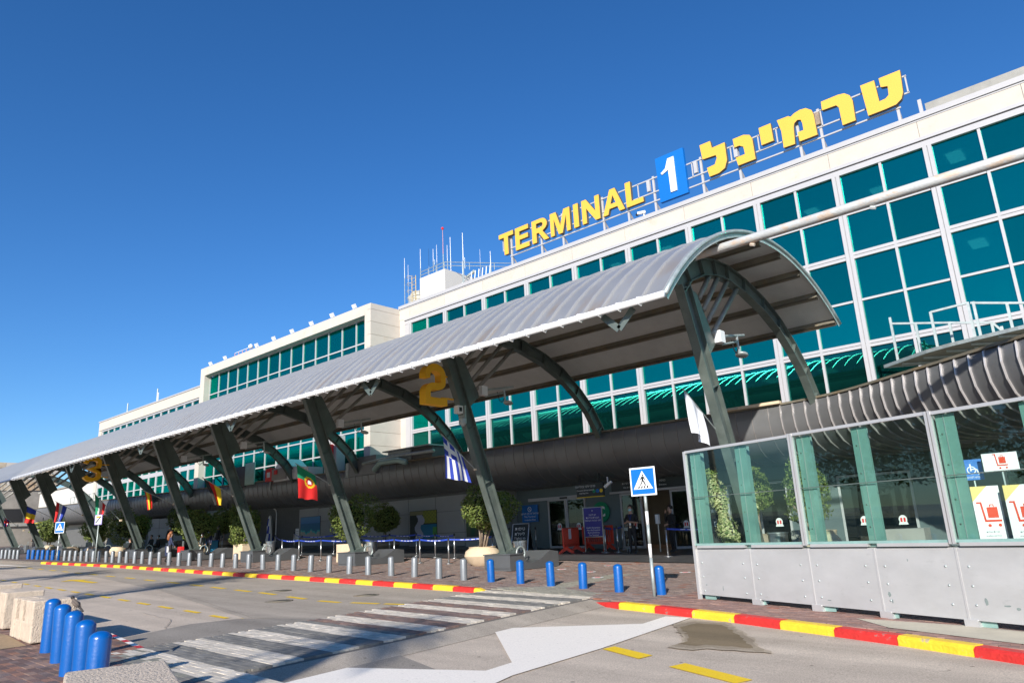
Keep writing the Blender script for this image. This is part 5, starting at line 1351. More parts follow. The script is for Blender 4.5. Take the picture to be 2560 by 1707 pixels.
planter(-19.35, 19.75, crownA, (1.12, 1.05, .85), 2.02, 'big bushy ficus in a cream pot left of the column carrying the 2', .68, .68, stems=9, dx=.35)
planter(-27.7, 19.75, crownB, (1.25, 1.1, .86), 1.93, 'broad clipped ficus behind the third column from the right', None, .7, stems=1, box=True)
planter(-30.1, 23.7, crownA, (.95, .95, .74), 1.58, 'dark round topiary in a dull pot against the grey wall', .72, .55, pot_dark, stems=1)
planter(-37.1, 19.7, crownB, (1.05, 1.0, .98), 1.72, 'tall clipped ficus behind the fourth column from the right', None, .7, stems=1, box=True)
planter(-42.7, 19.8, crownA, (1.35, 1.1, .9), 1.75, 'broad ficus behind the fifth column from the right', .5, .6, stems=3)
planter(-47.3, 23.6, crownA, (1.0, 1.0, .85), 1.75, 'shaded dark ficus near the far entrance, beside a tall man', .6, .55, pot_dark, stems=1)
planter(-55.8, 20.9, crownB, (1.7, 1.4, 1.15), 1.75, 'wide sunlit ficus right behind the plain thin sign pole', .55, .62, stems=3)
planter(-58.6, 19.6, crownA, (1.1, 1.1, 1.0), 1.7, 'narrow ficus left of the wide sunlit one', .55, .6, stems=3)
planter(-55.5, 24.6, crownA, (1.3, 1.2, 1.1), 1.9, 'dark ficus against the wall in the far crowd', .6, .55, pot_dark, stems=1)
planter(-72.5, 20.5, crownA, (1.4, 1.3, 1.1), 1.8, 'dim ficus at the far left end of the pavement', .6, .6, stems=3)
for i, (x, y, rr) in enumerate([(-52.4, 18.9, .5), (-60.5, 18.6, .62)]):
    t = thing('empty_pot', ['cream pot', 'brown round pot'][i]+' standing empty behind the far blue bollards', 'pot', (x, y, gz(x, y)))
    o = ob('pot', [pot_big, pot_dark][i], t); o.scale = (rr, rr, .62)
planter(-5.75, 16.3, crownB, (.56, .56, .62), 2.05, 'leafy ficus in a cream pot seen through the glass screen', .50, 1.22, stems=4, dx=-.12)
planter(-11.1, 25.6, crownA, (.7, .7, .8), 2.1, 'small dark ficus by the doors behind the glass screen', .5, .6, pot_dark, stems=1)
# variegated climber on the first column
t = thing('climbing_plant', 'cream variegated climber growing up the column behind the glass screen', 'plant', (-8.45, 17.35, gz(-8.4, 17)))
vs = []; fs = []; rnd = random.Random(5)
def climb(p0, p1, w, n):
    for i in range(n):
        u = rnd.random(); c = Vector(p0).lerp(Vector(p1), u); an = rnd.uniform(0, 6.28); ww = w*(.75+.35*math.sin(u*17+an*.3))*rnd.uniform(.75, 1.05)
        p = c+Vector((math.cos(an)*ww, math.sin(an)*ww*.8, rnd.uniform(-.04, .04))); nrm = Vector((math.cos(an), math.sin(an)-.2, .5+rnd.uniform(-.5, .6))).normalized()
        a = nrm.orthogonal().normalized(); a.rotate(Matrix.Rotation(rnd.uniform(0, 6.28), 3, nrm)); b = nrm.cross(a); s = rnd.uniform(.05, .09); k = len(vs)
        vs.extend([tuple(p-a*s*.5), tuple(p+b*s*.32), tuple(p+a*s*.5), tuple(p-b*s*.32)]); fs.append((k, k+1, k+2, k+3))
climb((.25, .1, .25), (-.12, -.15, 2.62), .27, 3000); climb((.75, .25, 1.75), (.72, .1, 2.5), .17, 500)
mb = MB(); mb.add(vs, fs); part('foliage', mb, LEAFV, t)
vs = []; fs = []; climb((-.14, -.16, 2.55), (-.16, -.2, 2.72), .2, 260); mb = MB(); mb.add(vs, fs); part('green_tips', mb, LEAF, t)
mb = MB(); mb.tube([(.3, .1, 0), (.2, 0, 1), (-.1, -.1, 2.5)], [.05, .04, .02], 6); part('stem', mb, TRUNK, t)

# ================================================================== SHELTER
U = Vector((.961, -.277, 0)).normalized(); NV = Vector((.277, .961, 0)).normalized(); P0 = Vector((-7.29, 13.6, 0))
RZ = math.atan2(U.y, U.x)
zb = gz(P0.x, P0.y)
sh = thing('glass_screen', 'glass windbreak on light grey steel panels with teal posts along the right kerb', 'screen', (P0.x, P0.y, 0), RZ)
def lz(u): return gz(P0.x+U.x*u, P0.y+U.y*u)
JN = [.0, 1.36, 2.62, 3.83, 5.08, 6.36, 7.64, 8.9]
for i in range(len(JN)-1):
    a, b = JN[i]+.012, JN[i+1]-.012
    mb = MB(); zl0, zl1 = lz(a)+.09-.0*i, lz(b)+.09
    mb.add([(a, 0, zl0), (b, 0, zl1), (b, 0, 1.13), (a, 0, 1.13), (a, .03, zl0), (b, .03, zl1), (b, .03, 1.13), (a, .03, 1.13)], [(0,1,2,3),(4,7,6,5),(0,3,7,4),(1,5,6,2),(3,2,6,7),(0,4,5,1)])
    p_ = part('panel', mb, SGREY, sh)
    mb = MB()
    for uu_ in (a+.13, b-.17):
        for zz_ in (.34, .60, .86):
            mb.M = Matrix.Translation((uu_, 0, zz_+random.uniform(-.01, .01))) @ Matrix.Rotation(R(90), 4, 'X'); mb.lathe([(.019, 0), (.015, .008), (.001, .011)], 8, cap=False)
    mb.M = None; o = part('rivets', mb, GALV, p_, True); o['kind'] = 'stuff'
    mb = MB(); mb.box(a+.09, b-.05, -.05, .05, 1.15, 1.20); part('sill_rail', mb, SRAIL, sh)
    mb = MB(); mb.box(JN[i+1]-.009, JN[i+1]+.02, -.008, .025, lz(b)+.09, 1.13); part('joint_strip', mb, SRAIL, sh)
    mb = MB(); mb.ext([(JN[i+1]-.06, -.02, lz(b)+.10), (JN[i+1]-.06, -.02, lz(b)-.02), (JN[i+1]+.15, -.02, lz(b)-.02), (JN[i+1]+.12, -.02, lz(b)+.10)], (0, .16, 0)); part('foot', mb, SRAIL, sh)
SCUF = mat('scuff', (.20, .24, .23), .7, 0, .2, 12)
for u, z, w, h in ((3.97, .44, .06, .10), (4.0, .34, .03, .07), (5.36, .40, .05, .12), (5.62, .36, .12, .03), (5.75, .33, .07, .05), (2.9, .30, .09, .02), (.62, .40, .02, .12), (.2, .45, .05, .02), (4.35, .95, .02, .05)):
    mb = MB(); mb.ext([(u+w*.5*math.cos(R(a))*random.uniform(.6, 1), -.0025, z+h*.5*math.sin(R(a))*random.uniform(.6, 1)) for a in range(0, 360, 30)], (0, .002, 0)); part('scuff', mb, SCUF, sh)
mb = MB(); mb.box(.0, 8.9, .03, .2, 1.06, 1.148); part('base_beam', mb, GREEN, sh)
mb = MB(); mb.box(.0, 8.9, -.02, .02, 1.20, 1.24); part('green_sill', mb, TEAL, sh)
mb = MB(); mb.box(-.03, .03, -.04, .03, lz(0)-.02, 3.09); part('end_post', mb, SRAIL, sh)
for i in range(4):
    a = [0, 2.62, 5.08, 7.64][i]; b = [2.62, 5.08, 7.64, 8.9][i]
    mb = MB(); mb.box(a+.03, b-.03, -.035, .025, 3.05+.012*(i % 2), 3.10+.012*(i % 2)); part('top_rail', mb, SRAIL, sh)
    if i:
        mb = MB(); mb.box(a-.045, a-.008, -.05, .03, 1.18, 3.11); mb.box(a+.008, a+.045, -.05, .03, 1.18, 3.11); part('mullion', mb, SRAIL, sh)
    mid_ = (a+b)/2
    for u0, u1 in ((a+.05, b-.05),):
        for z0, z1 in ((1.24, 2.135), (2.15, 3.05)):
            mb = MB(); mb.box(u0, u1, -.006, .006, z0, z1); part('glass_pane', mb, GLASSS, sh)
        mb = MB(); mb.box(u0, u1, -.008, .008, 2.136, 2.149); part('pane_joint', mb, GREEN, sh)
for u in (.08, 1.27, 2.68, 3.75, 5.14, 6.28, 7.7):
    mb = MB(); z0 = lz(u)
    mb.box(u, u+.27, .055, .075, z0, 3.04); mb.box(u+.13, u+.15, .076, .30, z0, 3.04)
    post = part('support_post', mb, TEAL, sh)
    mb = MB()
    for z in (1.45, 1.8, 2.3, 2.75):
        mb.M = Matrix.Translation((u+.06, .054, z)) @ Matrix.Rotation(R(90), 4, 'X'); mb.lathe([(.016, 0), (.001, .014)], 6, cap=False)
    o = part('bolts', mb, GREEN, post); o['kind'] = 'stuff'
    mb = MB(); mb.box(u+.115, u+.125, .045, .054, 1.25, 3.04); part('post_groove', mb, SRAIL, post)

# trolley banners, wheelchair sign and bits behind the screen
def trolley(par, w, x, z, y, m):
    s = w
    P = lambda l: [(x+a*s, y, z+b*s) for a, b in l]
    mb = MB()
    mb.ext(P([(-.5, .62), (-.34, .62), (-.26, -.32), (.5, -.32), (.5, -.22), (-.18, -.22), (-.26, .70), (-.5, .70)]), (0, -.003, 0)); part('trolley_frame', mb, m, par)
    mb = MB(); mb.ext(P([(-.08, -.12), (.40, -.12), (.40, .42), (-.08, .42)]), (0, -.003, 0)); part('suitcase', mb, m, par)
    mb = MB(); mb.ext(P([(.06, .43), (.06, .56), (.26, .56), (.26, .43), (.22, .43), (.22, .52), (.10, .52), (.10, .43)]), (0, -.003, 0)); part('suitcase_handle', mb, m, par)
    for c in (-.08, .38):
        mb = MB(); mb.ext(P([(c+.08*math.cos(R(a)), -.5+.08*math.sin(R(a))) for a in range(0, 360, 40)]), (0, -.003, 0)); part('wheel', mb, m, par)
ORR = flat('orange_red', (.72, .06, .02))
for i, (x, y, rz) in enumerate([(-2.95, 18.95, 20), (-2.30, 18.75, 6), (-1.6, 18.6, 20)]):
    t = thing('trolley_banner', ['white banner with a red luggage trolley, left one behind the glass', 'white banner with a red luggage trolley, middle one behind the glass', 'white banner with a red luggage trolley, cut by the right edge'][i], 'banner', (x, y, gz(x, y)), R(rz), 'luggage trolley banners')
    mb = MB(); mb.box(-.27, .27, -.02, .02, .55, 2.05); part('banner', mb, WHITE, t)
    mb = MB(); mb.poly([(-.27, -.0215, 2.05), (-.27, -.0215, 1.72), (-.10, -.0215, 1.9), (.05, -.0215, 2.05)]); part('yellow_corner', mb, flat('soft_yellow', (.8, .6, .2)) if i == 0 else bpy.data.materials['soft_yellow'], t)
    mb = MB(); mb.poly([(-.27, -.0215, .55), (.27, -.0215, .55), (.27, -.0215, .7), (-.05, -.0215, .62), (-.27, -.0215, .85)]); part('pink_corner', mb, flat('soft_pink', (.75, .35, .4)) if i == 0 else bpy.data.materials['soft_pink'], t)
    trolley(t, .42, 0, 1.42, -.022, ORR)
    for k in range(2): text('text', heb('שירות עגלות') if k == 0 else 'trolley service', .05, (0, -.024, 1.07-k*.08), FRONT, CLNAVY, t)
    mb = MB(); mb.box(-.28, .28, -.1, .1, 0, .55); part('stand', mb, SBLK, t)
t = thing('hanging_trolley_sign', 'white hanging sign with a red luggage trolley above the banners', 'sign', (-2.55, 19.05, 2.42), R(5))
mb = MB(); mb.box(-.33, .33, -.02, .02, 0, .40); part('plate', mb, WHITE, t); trolley(t, .26, 0, .2, -.022, ORR)
mb = MB(); mb.tube([(0, 0.03, -1.95), (0, 0.03, .1)], .02, 6); part('post', mb, GALV, t)
t = thing('wheelchair_sign', 'blue wheelchair sign left of the hanging trolley sign', 'sign', (-3.15, 19.3, 2.28), R(14))
mb = MB(); mb.box(-.2, .2, -.02, .02, 0, .46); part('plate', mb, SBLUE, t)
mb = MB(); mb.M = Matrix.Translation((-.02, -.022, .22)) @ Matrix.Rotation(R(90), 4, 'X'); mb.lathe([(.09, 0), (.09, .003), (.07, .003), (.07, 0)], 14, cap=False); part('wheel_symbol', mb, TXTW, t)
mb = MB(); mb.bar((-.03, -.024, .2), (-.03, -.024, .36), .004, .03, (1, 0, 0)); mb.bar((-.03, -.024, .24), (.08, -.024, .24), .004, .025); mb.bar((.08, -.024, .24), (.12, -.024, .12), .004, .025, (1, 0, 0)); part('figure_symbol', mb, TXTW, t)
text('text', heb('נגיש לנכים'), .06, (0, -.024, .06), FRONT, TXTW, t)
mb = MB(); mb.tube([(0, .03, -1.9), (0, .03, .1)], .02, 6); part('post', mb, GALV, t)
t = thing('litter_bin', 'steel bin with a box seen low through the glass screen, left of the cream pot', 'bin', (-6.9, 16.9, gz(-6.9, 16.9)))
mb = MB(); mb.lathe([(.2, 0), (.22, 1.13), (.24, 1.14), (.24, 1.17), (.001, 1.18)], 18, cap=False); part('bin_body', mb, STEEL, t, 'auto')
mb = MB(); mb.box(.35, .95, -.1, .3, 0, 1.20); part('side_box', mb, CONC, t)
for i, (x, y) in enumerate([(-4.8, 19.5), (-1.2, 17.2)]):
    t = thing('pavement_box', ['grey concrete box standing behind the cream pot', 'grey concrete box behind the banners'][i], 'box', (x, y, gz(x, y)))
    mb = MB(); mb.box(-.45, .45, -.3, .3, 0, 1.15); part('body', mb, CONC, t)
t = thing('steel_post', 'tall slim grey post behind the second bay of the glass screen', 'post', (-3.5, 18.5, gz(-3.5, 18.5)))
mb = MB(); mb.tube([(0, 0, 0), (0, 0, 2.9)], .05, 8); part('pole', mb, GALV, t)
t = thing('notice_totem', 'dark information totem with white lettering behind the first glass bay', 'sign', (-9.3, 18.9, gz(-9.3, 19)), R(15))
mb = MB(); mb.box(-.28, .28, -.04, .04, .15, 2.2); part('board', mb, SBLK, t)
for a in (-.3, .3): mb = MB(); mb.box(a-.03, a+.03, -.05, .05, 0, 2.25); part('side_post', mb, STEEL, t)
text('text', heb('יציאות'), .16, (0, -.05, 1.7), FRONT, TXTW, t); text('text', 'Exit', .2, (0, -.05, 1.35), FRONT, TXTW, t)

# ================================================================== CATWALK
O = (-4.2, 25, 6.2)
cwk = thing('service_platform', 'weathered galvanised platform with open railings above the fascia bend', 'platform', O)
PL = [(-5.94, 25.16), (-4.41, 23.87), (-3.71, 23.5), (-2.0, 22.9), (-.6, 22.6), (-1.2, 24.6), (-3.1, 24.95), (-4.39, 26.1)]
mb = MB(); mb.ext([(a, b, 6.24) for a, b in PL], (0, 0, .03)); part('deck', mb, PURL, cwk, off=O)
for a, b in zip(PL, PL[1:]+PL[:1]):
    mb = MB(); mb.bar((*a, 6.27), (*b, 6.27), .06, .10); part('edge_beam', mb, GALV, cwk, off=O)
for i in range(5):
    mb = MB(); a = Vector((*PL[0], 6.2)).lerp(Vector((*PL[3], 6.2)), .15+i*.18); mb.bar(a, a+Vector((1.0, .9, 0)), .05, .06); part('bearer', mb, GALV, cwk, off=O)
mb = MB(); mb.bar((-3.2, 24.2, 5.4), (-3.2, 24.2, 6.2), .1, .1, (0, 1, 0)); mb.bar((-2.2, 23.6, 5.4), (-2.2, 23.6, 6.2), .1, .1, (0, 1, 0)); part('support_leg', mb, GALV, cwk, off=O)
def rail(pts, w=.06): 
    for p, q_ in zip(pts[:-1], pts[1:]):
        mb = MB(); mb.bar(p, q_, w, w, (0, 0, 1) if abs(p[2]-q_[2]) < abs(p[0]-q_[0]) else (0, 1, 0)); part('rail', mb, GALV, cwk, off=O)
def posts(L_):
    for x, y, z0, z1 in L_:
        mb = MB(); mb.bar((x, y, z0), (x, y, z1), .07, .07, (0, 1, 0)); part('railing_post', mb, GALV, cwk, off=O)
posts([(-5.50, 25.1, 6.27, 7.83), (-4.80, 25.1, 6.3, 7.46), (-3.88, 25.1, 6.3, 7.3), (-2.80, 25.1, 6.3, 7.04)])
rail([(-5.5, 25.1, 7.62), (-4.75, 25.1, 7.46), (-3.86, 25.1, 7.27), (-2.78, 25.1, 7.02), (-2.35, 25.1, 6.35)])
posts([(-4.10, 23.8, 6.27, 7.42), (-3.12, 23.8, 6.27, 7.48), (-2.98, 23.8, 6.27, 7.46), (-2.2, 23.8, 6.27, 7.22), (-1.3, 23.8, 6.2, 7.02)])
rail([(-4.10, 23.8, 7.41), (-3.12, 23.8, 7.46)]); rail([(-3.05, 23.8, 7.44), (-2.2, 23.8, 7.22), (-1.3, 23.8, 7.0), (-.4, 23.8, 6.8)])
posts([(-2.6, 25.3, 6.3, 6.9), (-2.45, 25.3, 6.3, 6.75)])

# ================================================================== PLANT ON THE TERRACE
def tthing(name, label, cat, loc, rz=0.0, group=None): return bthing(name, label, cat, loc, rz, group, .88, .20)
t = tthing('roof_machine', 'grey ventilation unit with a flat lid on the terrace right of the white block', 'machine', (-32.7, 28, 5.5))
mb = MB(); mb.box(-1.9, .2, -.6, .6, .5, 1.12); part('casing', mb, GALV, t)
mb = MB(); mb.box(.22, 2.0, -.5, .5, .5, 1.1); part('intake', mb, DARKIN, t); mb = MB(); mb.box(-2.2, 2.1, -.8, .8, 1.13, 1.2); part('lid', mb, GALV, t)
mb = MB(); mb.tube([(-4.0, -.9, .62), (-1.0, -.9, .78), (2.6, -.9, .74)], .10, 8); part('long_pipe', mb, GALV, t, True)
mb = MB(); mb.tube([(-2.6, -1.1, .1), (-2.0, -1.1, .5), (-.4, -1.1, .5), (.4, -1.1, .3)], .17, 8); part('duct', mb, mat('duct_teal', (.35, .5, .48), .5, .2), t, True)
t = tthing('roof_duct_box', 'dull dark metal duct boxes beside the white block on the terrace', 'duct', (-37.5, 28, 5.5))
mb = MB(); mb.box(-1.2, 1.6, -.5, .5, 0, 1.15); part('casing', mb, CLAD, t); mb = MB(); mb.box(-1.6, -1.25, -.5, .5, 0, .9); part('side_casing', mb, GALV, t)
t = tthing('roof_duct', 'white domed duct on the terrace behind the green and red flag', 'duct', (-45.6, 28, 5.7))
mb = MB(); mb.ext([(-2.2, -.6, .2), (2.3, -.6, .2), (2.3, -.6, .9), (.3, -.6, 1.1), (-.6, -.6, 1.7), (-1.4, -.6, 1.7), (-2.1, -.6, 1.1)], (0, 1.2, 0)); part('casing', mb, WHITE, t)
mb = MB(); mb.box(-2.3, -.4, -.7, -.61, .3, 1.1); part('grey_panel', mb, CONC, t)
mb = MB(); mb.box(-1.9, -1.5, -.76, -.71, .7, 1.0); part('red_label', mb, REDF, t)
for i, (x, z0, w, h, lab) in enumerate([(-48.6, 6.0, .9, .95, 'red fire hose cabinet on the terrace left of the white duct'), (-41.1, 7.1, .5, .75, 'red call box on the grey cabinet by the white block')]):
    t = tthing('fire_box', lab, 'fire box', (x, 27.6, z0)); mb = MB(); mb.box(-w/2, w/2, -.15, .15, 0, h); part('casing', mb, REDF, t); mb = MB(); mb.box(-w*.25, w*.25, -.16, -.151, h*.3, h*.7); part('window', mb, WHITE, t)
    mb = MB(); mb.box(-.05, .05, .0, .1, -.6, 0); part('stand', mb, GALV, t)
t = tthing('terrace_cabinet', 'tall light grey cabinet standing before the white block windows', 'cabinet', (-41.1, 28, 5.6)); mb = MB(); mb.box(-.9, .5, -.2, .5, 0, 2.85); part('casing', mb, FRAME, t); mb = MB(); mb.box(-.2, -.17, -.215, -.2, .1, 2.7); part('door_gap', mb, GAP, t)
t = tthing('terrace_cabinet', 'pale green open cabinet door on the terrace', 'cabinet', (-51.6, 27.6, 5.7)); mb = MB(); mb.box(-.7, .7, -.04, .04, .3, 1.95); part('door', mb, mat('pale_green', (.40, .58, .48), .5), t)
mb = MB(); mb.box(-2.3, -.8, 0, .8, .2, 1.8); part('casing', mb, DARKIN, t)
t = thing('roof_railing', 'grey stair railing on the terrace at the far left', 'railing', (-81, 25.6, 6.1))
for i in range(8):
    mb = MB(); mb.bar((-4+i*1.1, 0, 0), (-4+i*1.1, 0, 1.1), .05, .05, (0, 1, 0)); part('upright', mb, GALV, t)
mb = MB(); mb.bar((-4, 0, 1.1), (3.7, 0, 1.1), .05, .05); mb.bar((-4, 0, .6), (3.7, 0, .6), .04, .04); part('rails', mb, GALV, t)

# ================================================================== RED BARRIERS
def barrier(a, b, lab):
    a = Vector((*a, gz(*a)+.01)); b = Vector((*b, gz(*b)+.01)); d = b-a; L_ = d.length
    t = thing('barrier', lab, 'barrier', tuple(a), math.atan2(d.y, d.x))
    mb = MB(); mb.bar((0, 0, .95), (L_, 0, .95), .05, .07); mb.bar((0, 0, .30), (L_, 0, .30), .05, .09); mb.bar((.03, 0, .28), (.03, 0, .98), .05, .06, (0, 1, 0)); mb.bar((L_-.03, 0, .28), (L_-.03, 0, .98), .05, .06, (0, 1, 0)); part('frame', mb, RED, t)
    n = int(L_/.12)
    for i in range(1, n):
        mb = MB(); x = L_*i/n; mb.box(x-.03, x+.03, -.015, .015, .33, .92); part('slat', mb, RED, t)
    for x in (.3, L_-.3):
        mb = MB(); mb.ext([(x, -.34, 0), (x, -.20, .02), (x, 0, .14), (x, .20, .02), (x, .34, 0), (x, .30, .08), (x, .06, .26), (x, .04, .32), (x, -.04, .32), (x, -.06, .26), (x, -.30, .08)], (.05, 0, 0)); part('foot', mb, RED, t)
    return t
b1 = barrier((-17.85, 22.75), (-18.45, 24.55), 'red plastic barrier with a white notice, turned end on')
mb = MB(); mb.box(.62, .92, -.03, -.02, .55, .95); part('notice', mb, WHITE, b1)
barrier((-18.7, 25.2), (-16.85, 24.75), 'red plastic barrier standing behind the navy board')
t = thing('sanitiser_stand', 'white sanitiser dispenser on a thin stand by the open doorway', 'dispenser', (-15.0, 25.2, gz(-15, 25)))
mb = MB(); mb.tube([(0, 0, 0), (0, 0, 1.1)], .02, 6); part('pole', mb, STEEL, t); mb = MB(); mb.box(-.07, .07, -.06, .06, 1.05, 1.4); part('dispenser', mb, WHITE, t)
t = thing('music_stand', 'small grey table stand beside the masked man', 'stand', (-16.0, 24.7, gz(-16, 24.7)))
mb = MB(); mb.box(-.18, .18, -.14, .14, .82, .94); part('top', mb, GALV, t)
mb = MB(); mb.tube([(0, 0, .85), (-.2, 0, 0)], .015, 5); mb.tube([(0, 0, .85), (.2, .1, 0)], .015, 5); mb.tube([(0, 0, .85), (.05, -.2, 0)], .015, 5); part('legs', mb, GALV, t)

# rolled flags beside the seaside poster
for i, (x, y) in enumerate([(-46.6, 25.0), (-44.2, 25.2)]):
    t = thing('furled_flag', ['furled blue and white flags on a stand, left of the door poster', 'furled blue and white flag on a stand, nearer the seaside poster'][i], 'flag', (x, y, gz(x, y)))
    mb = MB(); mb.tube([(0, 0, 0), (0, 0, 2.1)], .02, 6); part('pole', mb, WHITE, t)
    vs = []; fs = []; mi = []
    for j in range(11):
        for k in range(12):
            an = 2*math.pi*k/12; rr = (.10+.22*(1-j/10)**.7)*(1+.25*math.sin(an*4+j*.5)); vs.append((rr*math.cos(an), rr*math.sin(an)*.6, .45+j*.16))
    for j in range(10):
        for k in range(12): fs.append((j*12+k, j*12+(k+1) % 12, (j+1)*12+(k+1) % 12, (j+1)*12+k)); mi.append(1 if (k+j//3) % 5 == 0 else 0)
    mb = MB(); mb.add(vs, fs, mi); part('cloth', mb, [WHITE, FB], t, True)
t = thing('crane_neck_lamp', 'thin white bent post before the grey wall', 'lamp', (-42.9, 24.9, gz(-43, 25)))
mb = MB(); mb.tube([(0, 0, 0), (0, 0, 2.2), (-.1, 0, 2.4), (-.35, 0, 2.5)], .03, 6); part('pole', mb, WHITE, t)
t = thing('wall_camera', 'white camera under the fascia above the seaside poster', 'camera', (-46.3, 25.0, 3.55))
mb = MB(); mb.box(-.3, .3, -.08, .08, -.2, -.05); mb.box(-.05, .05, -.05, .05, -.1, .25); part('housing', mb, WHITE, t)
t = thing('wall_camera', 'white camera beside the black overhead sign', 'camera', (-16.75, 24.5, 3.2))
mb = MB(); mb.bar((-.15, 0, 0), (.2, 0, .2), .08, .1); part('housing', mb, WHITE, t); mb = MB(); mb.box(-.02, .02, 0, .04, .1, .4); part('bracket', mb, WHITE, t)
t = thing('blue_crate_bin', 'light blue recycling box behind the fourth column plinth', 'box', (-43.3, 20.9, gz(-43.3, 20.9)))
mb = MB(); mb.box(-.28, .28, -.25, .25, 0, .8); part('body', mb, mat('light_blue', (.05, .30, .55), .5), t); mb = MB(); mb.box(-.3, .3, -.27, .27, .8, .86); part('lid', mb, SBLUE, t)

# ================================================================== CONCRETE BLOCKS, BIRD
def cblock(x0, x1, y0, y1, h, lab, fins=True, rz=0):
    z = gz((x0+x1)/2, 0); L_ = x1-x0; D = y1-y0
    t = thing('concrete_block', lab, 'concrete block', (x0, y0, z), R(rz), 'concrete barrier blocks on the left pavement')
    if fins:
        out = [(0, 0), (L_*.16, 0), (L_*.16, .24), (L_*.36, .24), (L_*.36, 0), (L_*.50, 0), (L_*.50, .24), (L_*.66, .24), (L_*.66, 0), (L_, 0), (L_, D), (0, D)]
        bm = MB(); bm.ext([(a, b, 0) for a, b in out], (0, 0, h)); part('body', bm, CONCB, t)
        bm = MB(); bm.box(L_*.165, L_*.355, .012, .238, 0, h*.48); part('step', bm, CONCB, t)
        bm = MB(); bm.box(L_*.505, L_*.655, .012, .238, 0, h*.48); part('step', bm, CONCB, t)
    else:
        bm = MB(); bm.box(0, L_, 0, D, 0, h); part('body', bm, CONCB, t)
    for o in t.children:
        md = o.modifiers.new('bevel', 'BEVEL'); md.width = .022; md.segments = 2; md.limit_method = 'ANGLE'
cblock(-15.02, -13.38, 3.82, 4.42, .62, 'rough concrete block beside the farthest near blue bollard', rz=-5)
cblock(-17.55, -15.85, 4.05, 4.65, .62, 'rough concrete block, second from the near bollards', rz=-5)
cblock(-20.1, -18.4, 4.3, 4.95, .62, 'rough concrete block, third from the near bollards', rz=-5)
cblock(-22.8, -21.1, 4.55, 5.2, .62, 'rough concrete block at the left picture edge', rz=-5)
cblock(-6.72, -5.0, 2.115, 2.835, .62, 'pale concrete block corner rising at the bottom of the picture', fins=False, rz=-18)
mb = MB(); random.seed(3)
mb.poly([(-16.3+random.uniform(-.1, .1), 2.3, gz(-16, 0)+.004), (-14.2, 2.6, gz(-14.2, 0)+.004), (-13.3, 3.1, gz(-13.3, 0)+.004), (-13.4, 3.65, gz(-13.4, 0)+.004), (-15.0, 3.8, gz(-15, 0)+.004), (-16.6, 3.7, gz(-16.6, 0)+.004)])
part('sand_patch', mb, mat('sandy_dirt', (.34, .24, .14), .95, 0, .2, 12, bump=.5), lpave)
t = thing('bird', 'small dark headed brown bird perched on a blue bollard', 'bird', (-10.22, 3.26, gz(-10.22, 0)+.73), R(200))
def loft(pts, rs, n=10):
    mb = MB(); mb.tube(pts, rs, n); return mb
part('body', loft([(-.055, 0, .045), (-.04, 0, .055), (-.01, 0, .075), (.025, 0, .10), (.045, 0, .125), (.055, 0, .14)], [.008, .024, .034, .030, .020, .014]), mat('bird_brown', (.14, .11, .09), .9), t, True)
part('head', loft([(.045, 0, .132), (.055, 0, .142), (.068, 0, .152), (.082, 0, .152), (.09, 0, .150)], [.012, .020, .021, .015, .005]), HAIRD, t, True)
part('beak', loft([(.085, 0, .150), (.108, 0, .145)], [.006, .001], 6), HAIRD, t)
part('tail', loft([(-.045, 0, .052), (-.10, 0, .018), (-.14, 0, -.01)], [.014, .012, .010], 6), HAIRD, t)
for s_ in (-1, 1):
    part('wing', loft([(.03, s_*.026, .105), (-.01, s_*.032, .082), (-.07, s_*.018, .045)], [.012, .018, .005], 8), bpy.data.materials['bird_brown'], t, True)
    part('leg', loft([(.0, s_*.012, .05), (.004, s_*.012, .0), (.02, s_*.012, .0)], [.003, .003, .003], 5), HAIRD, t)

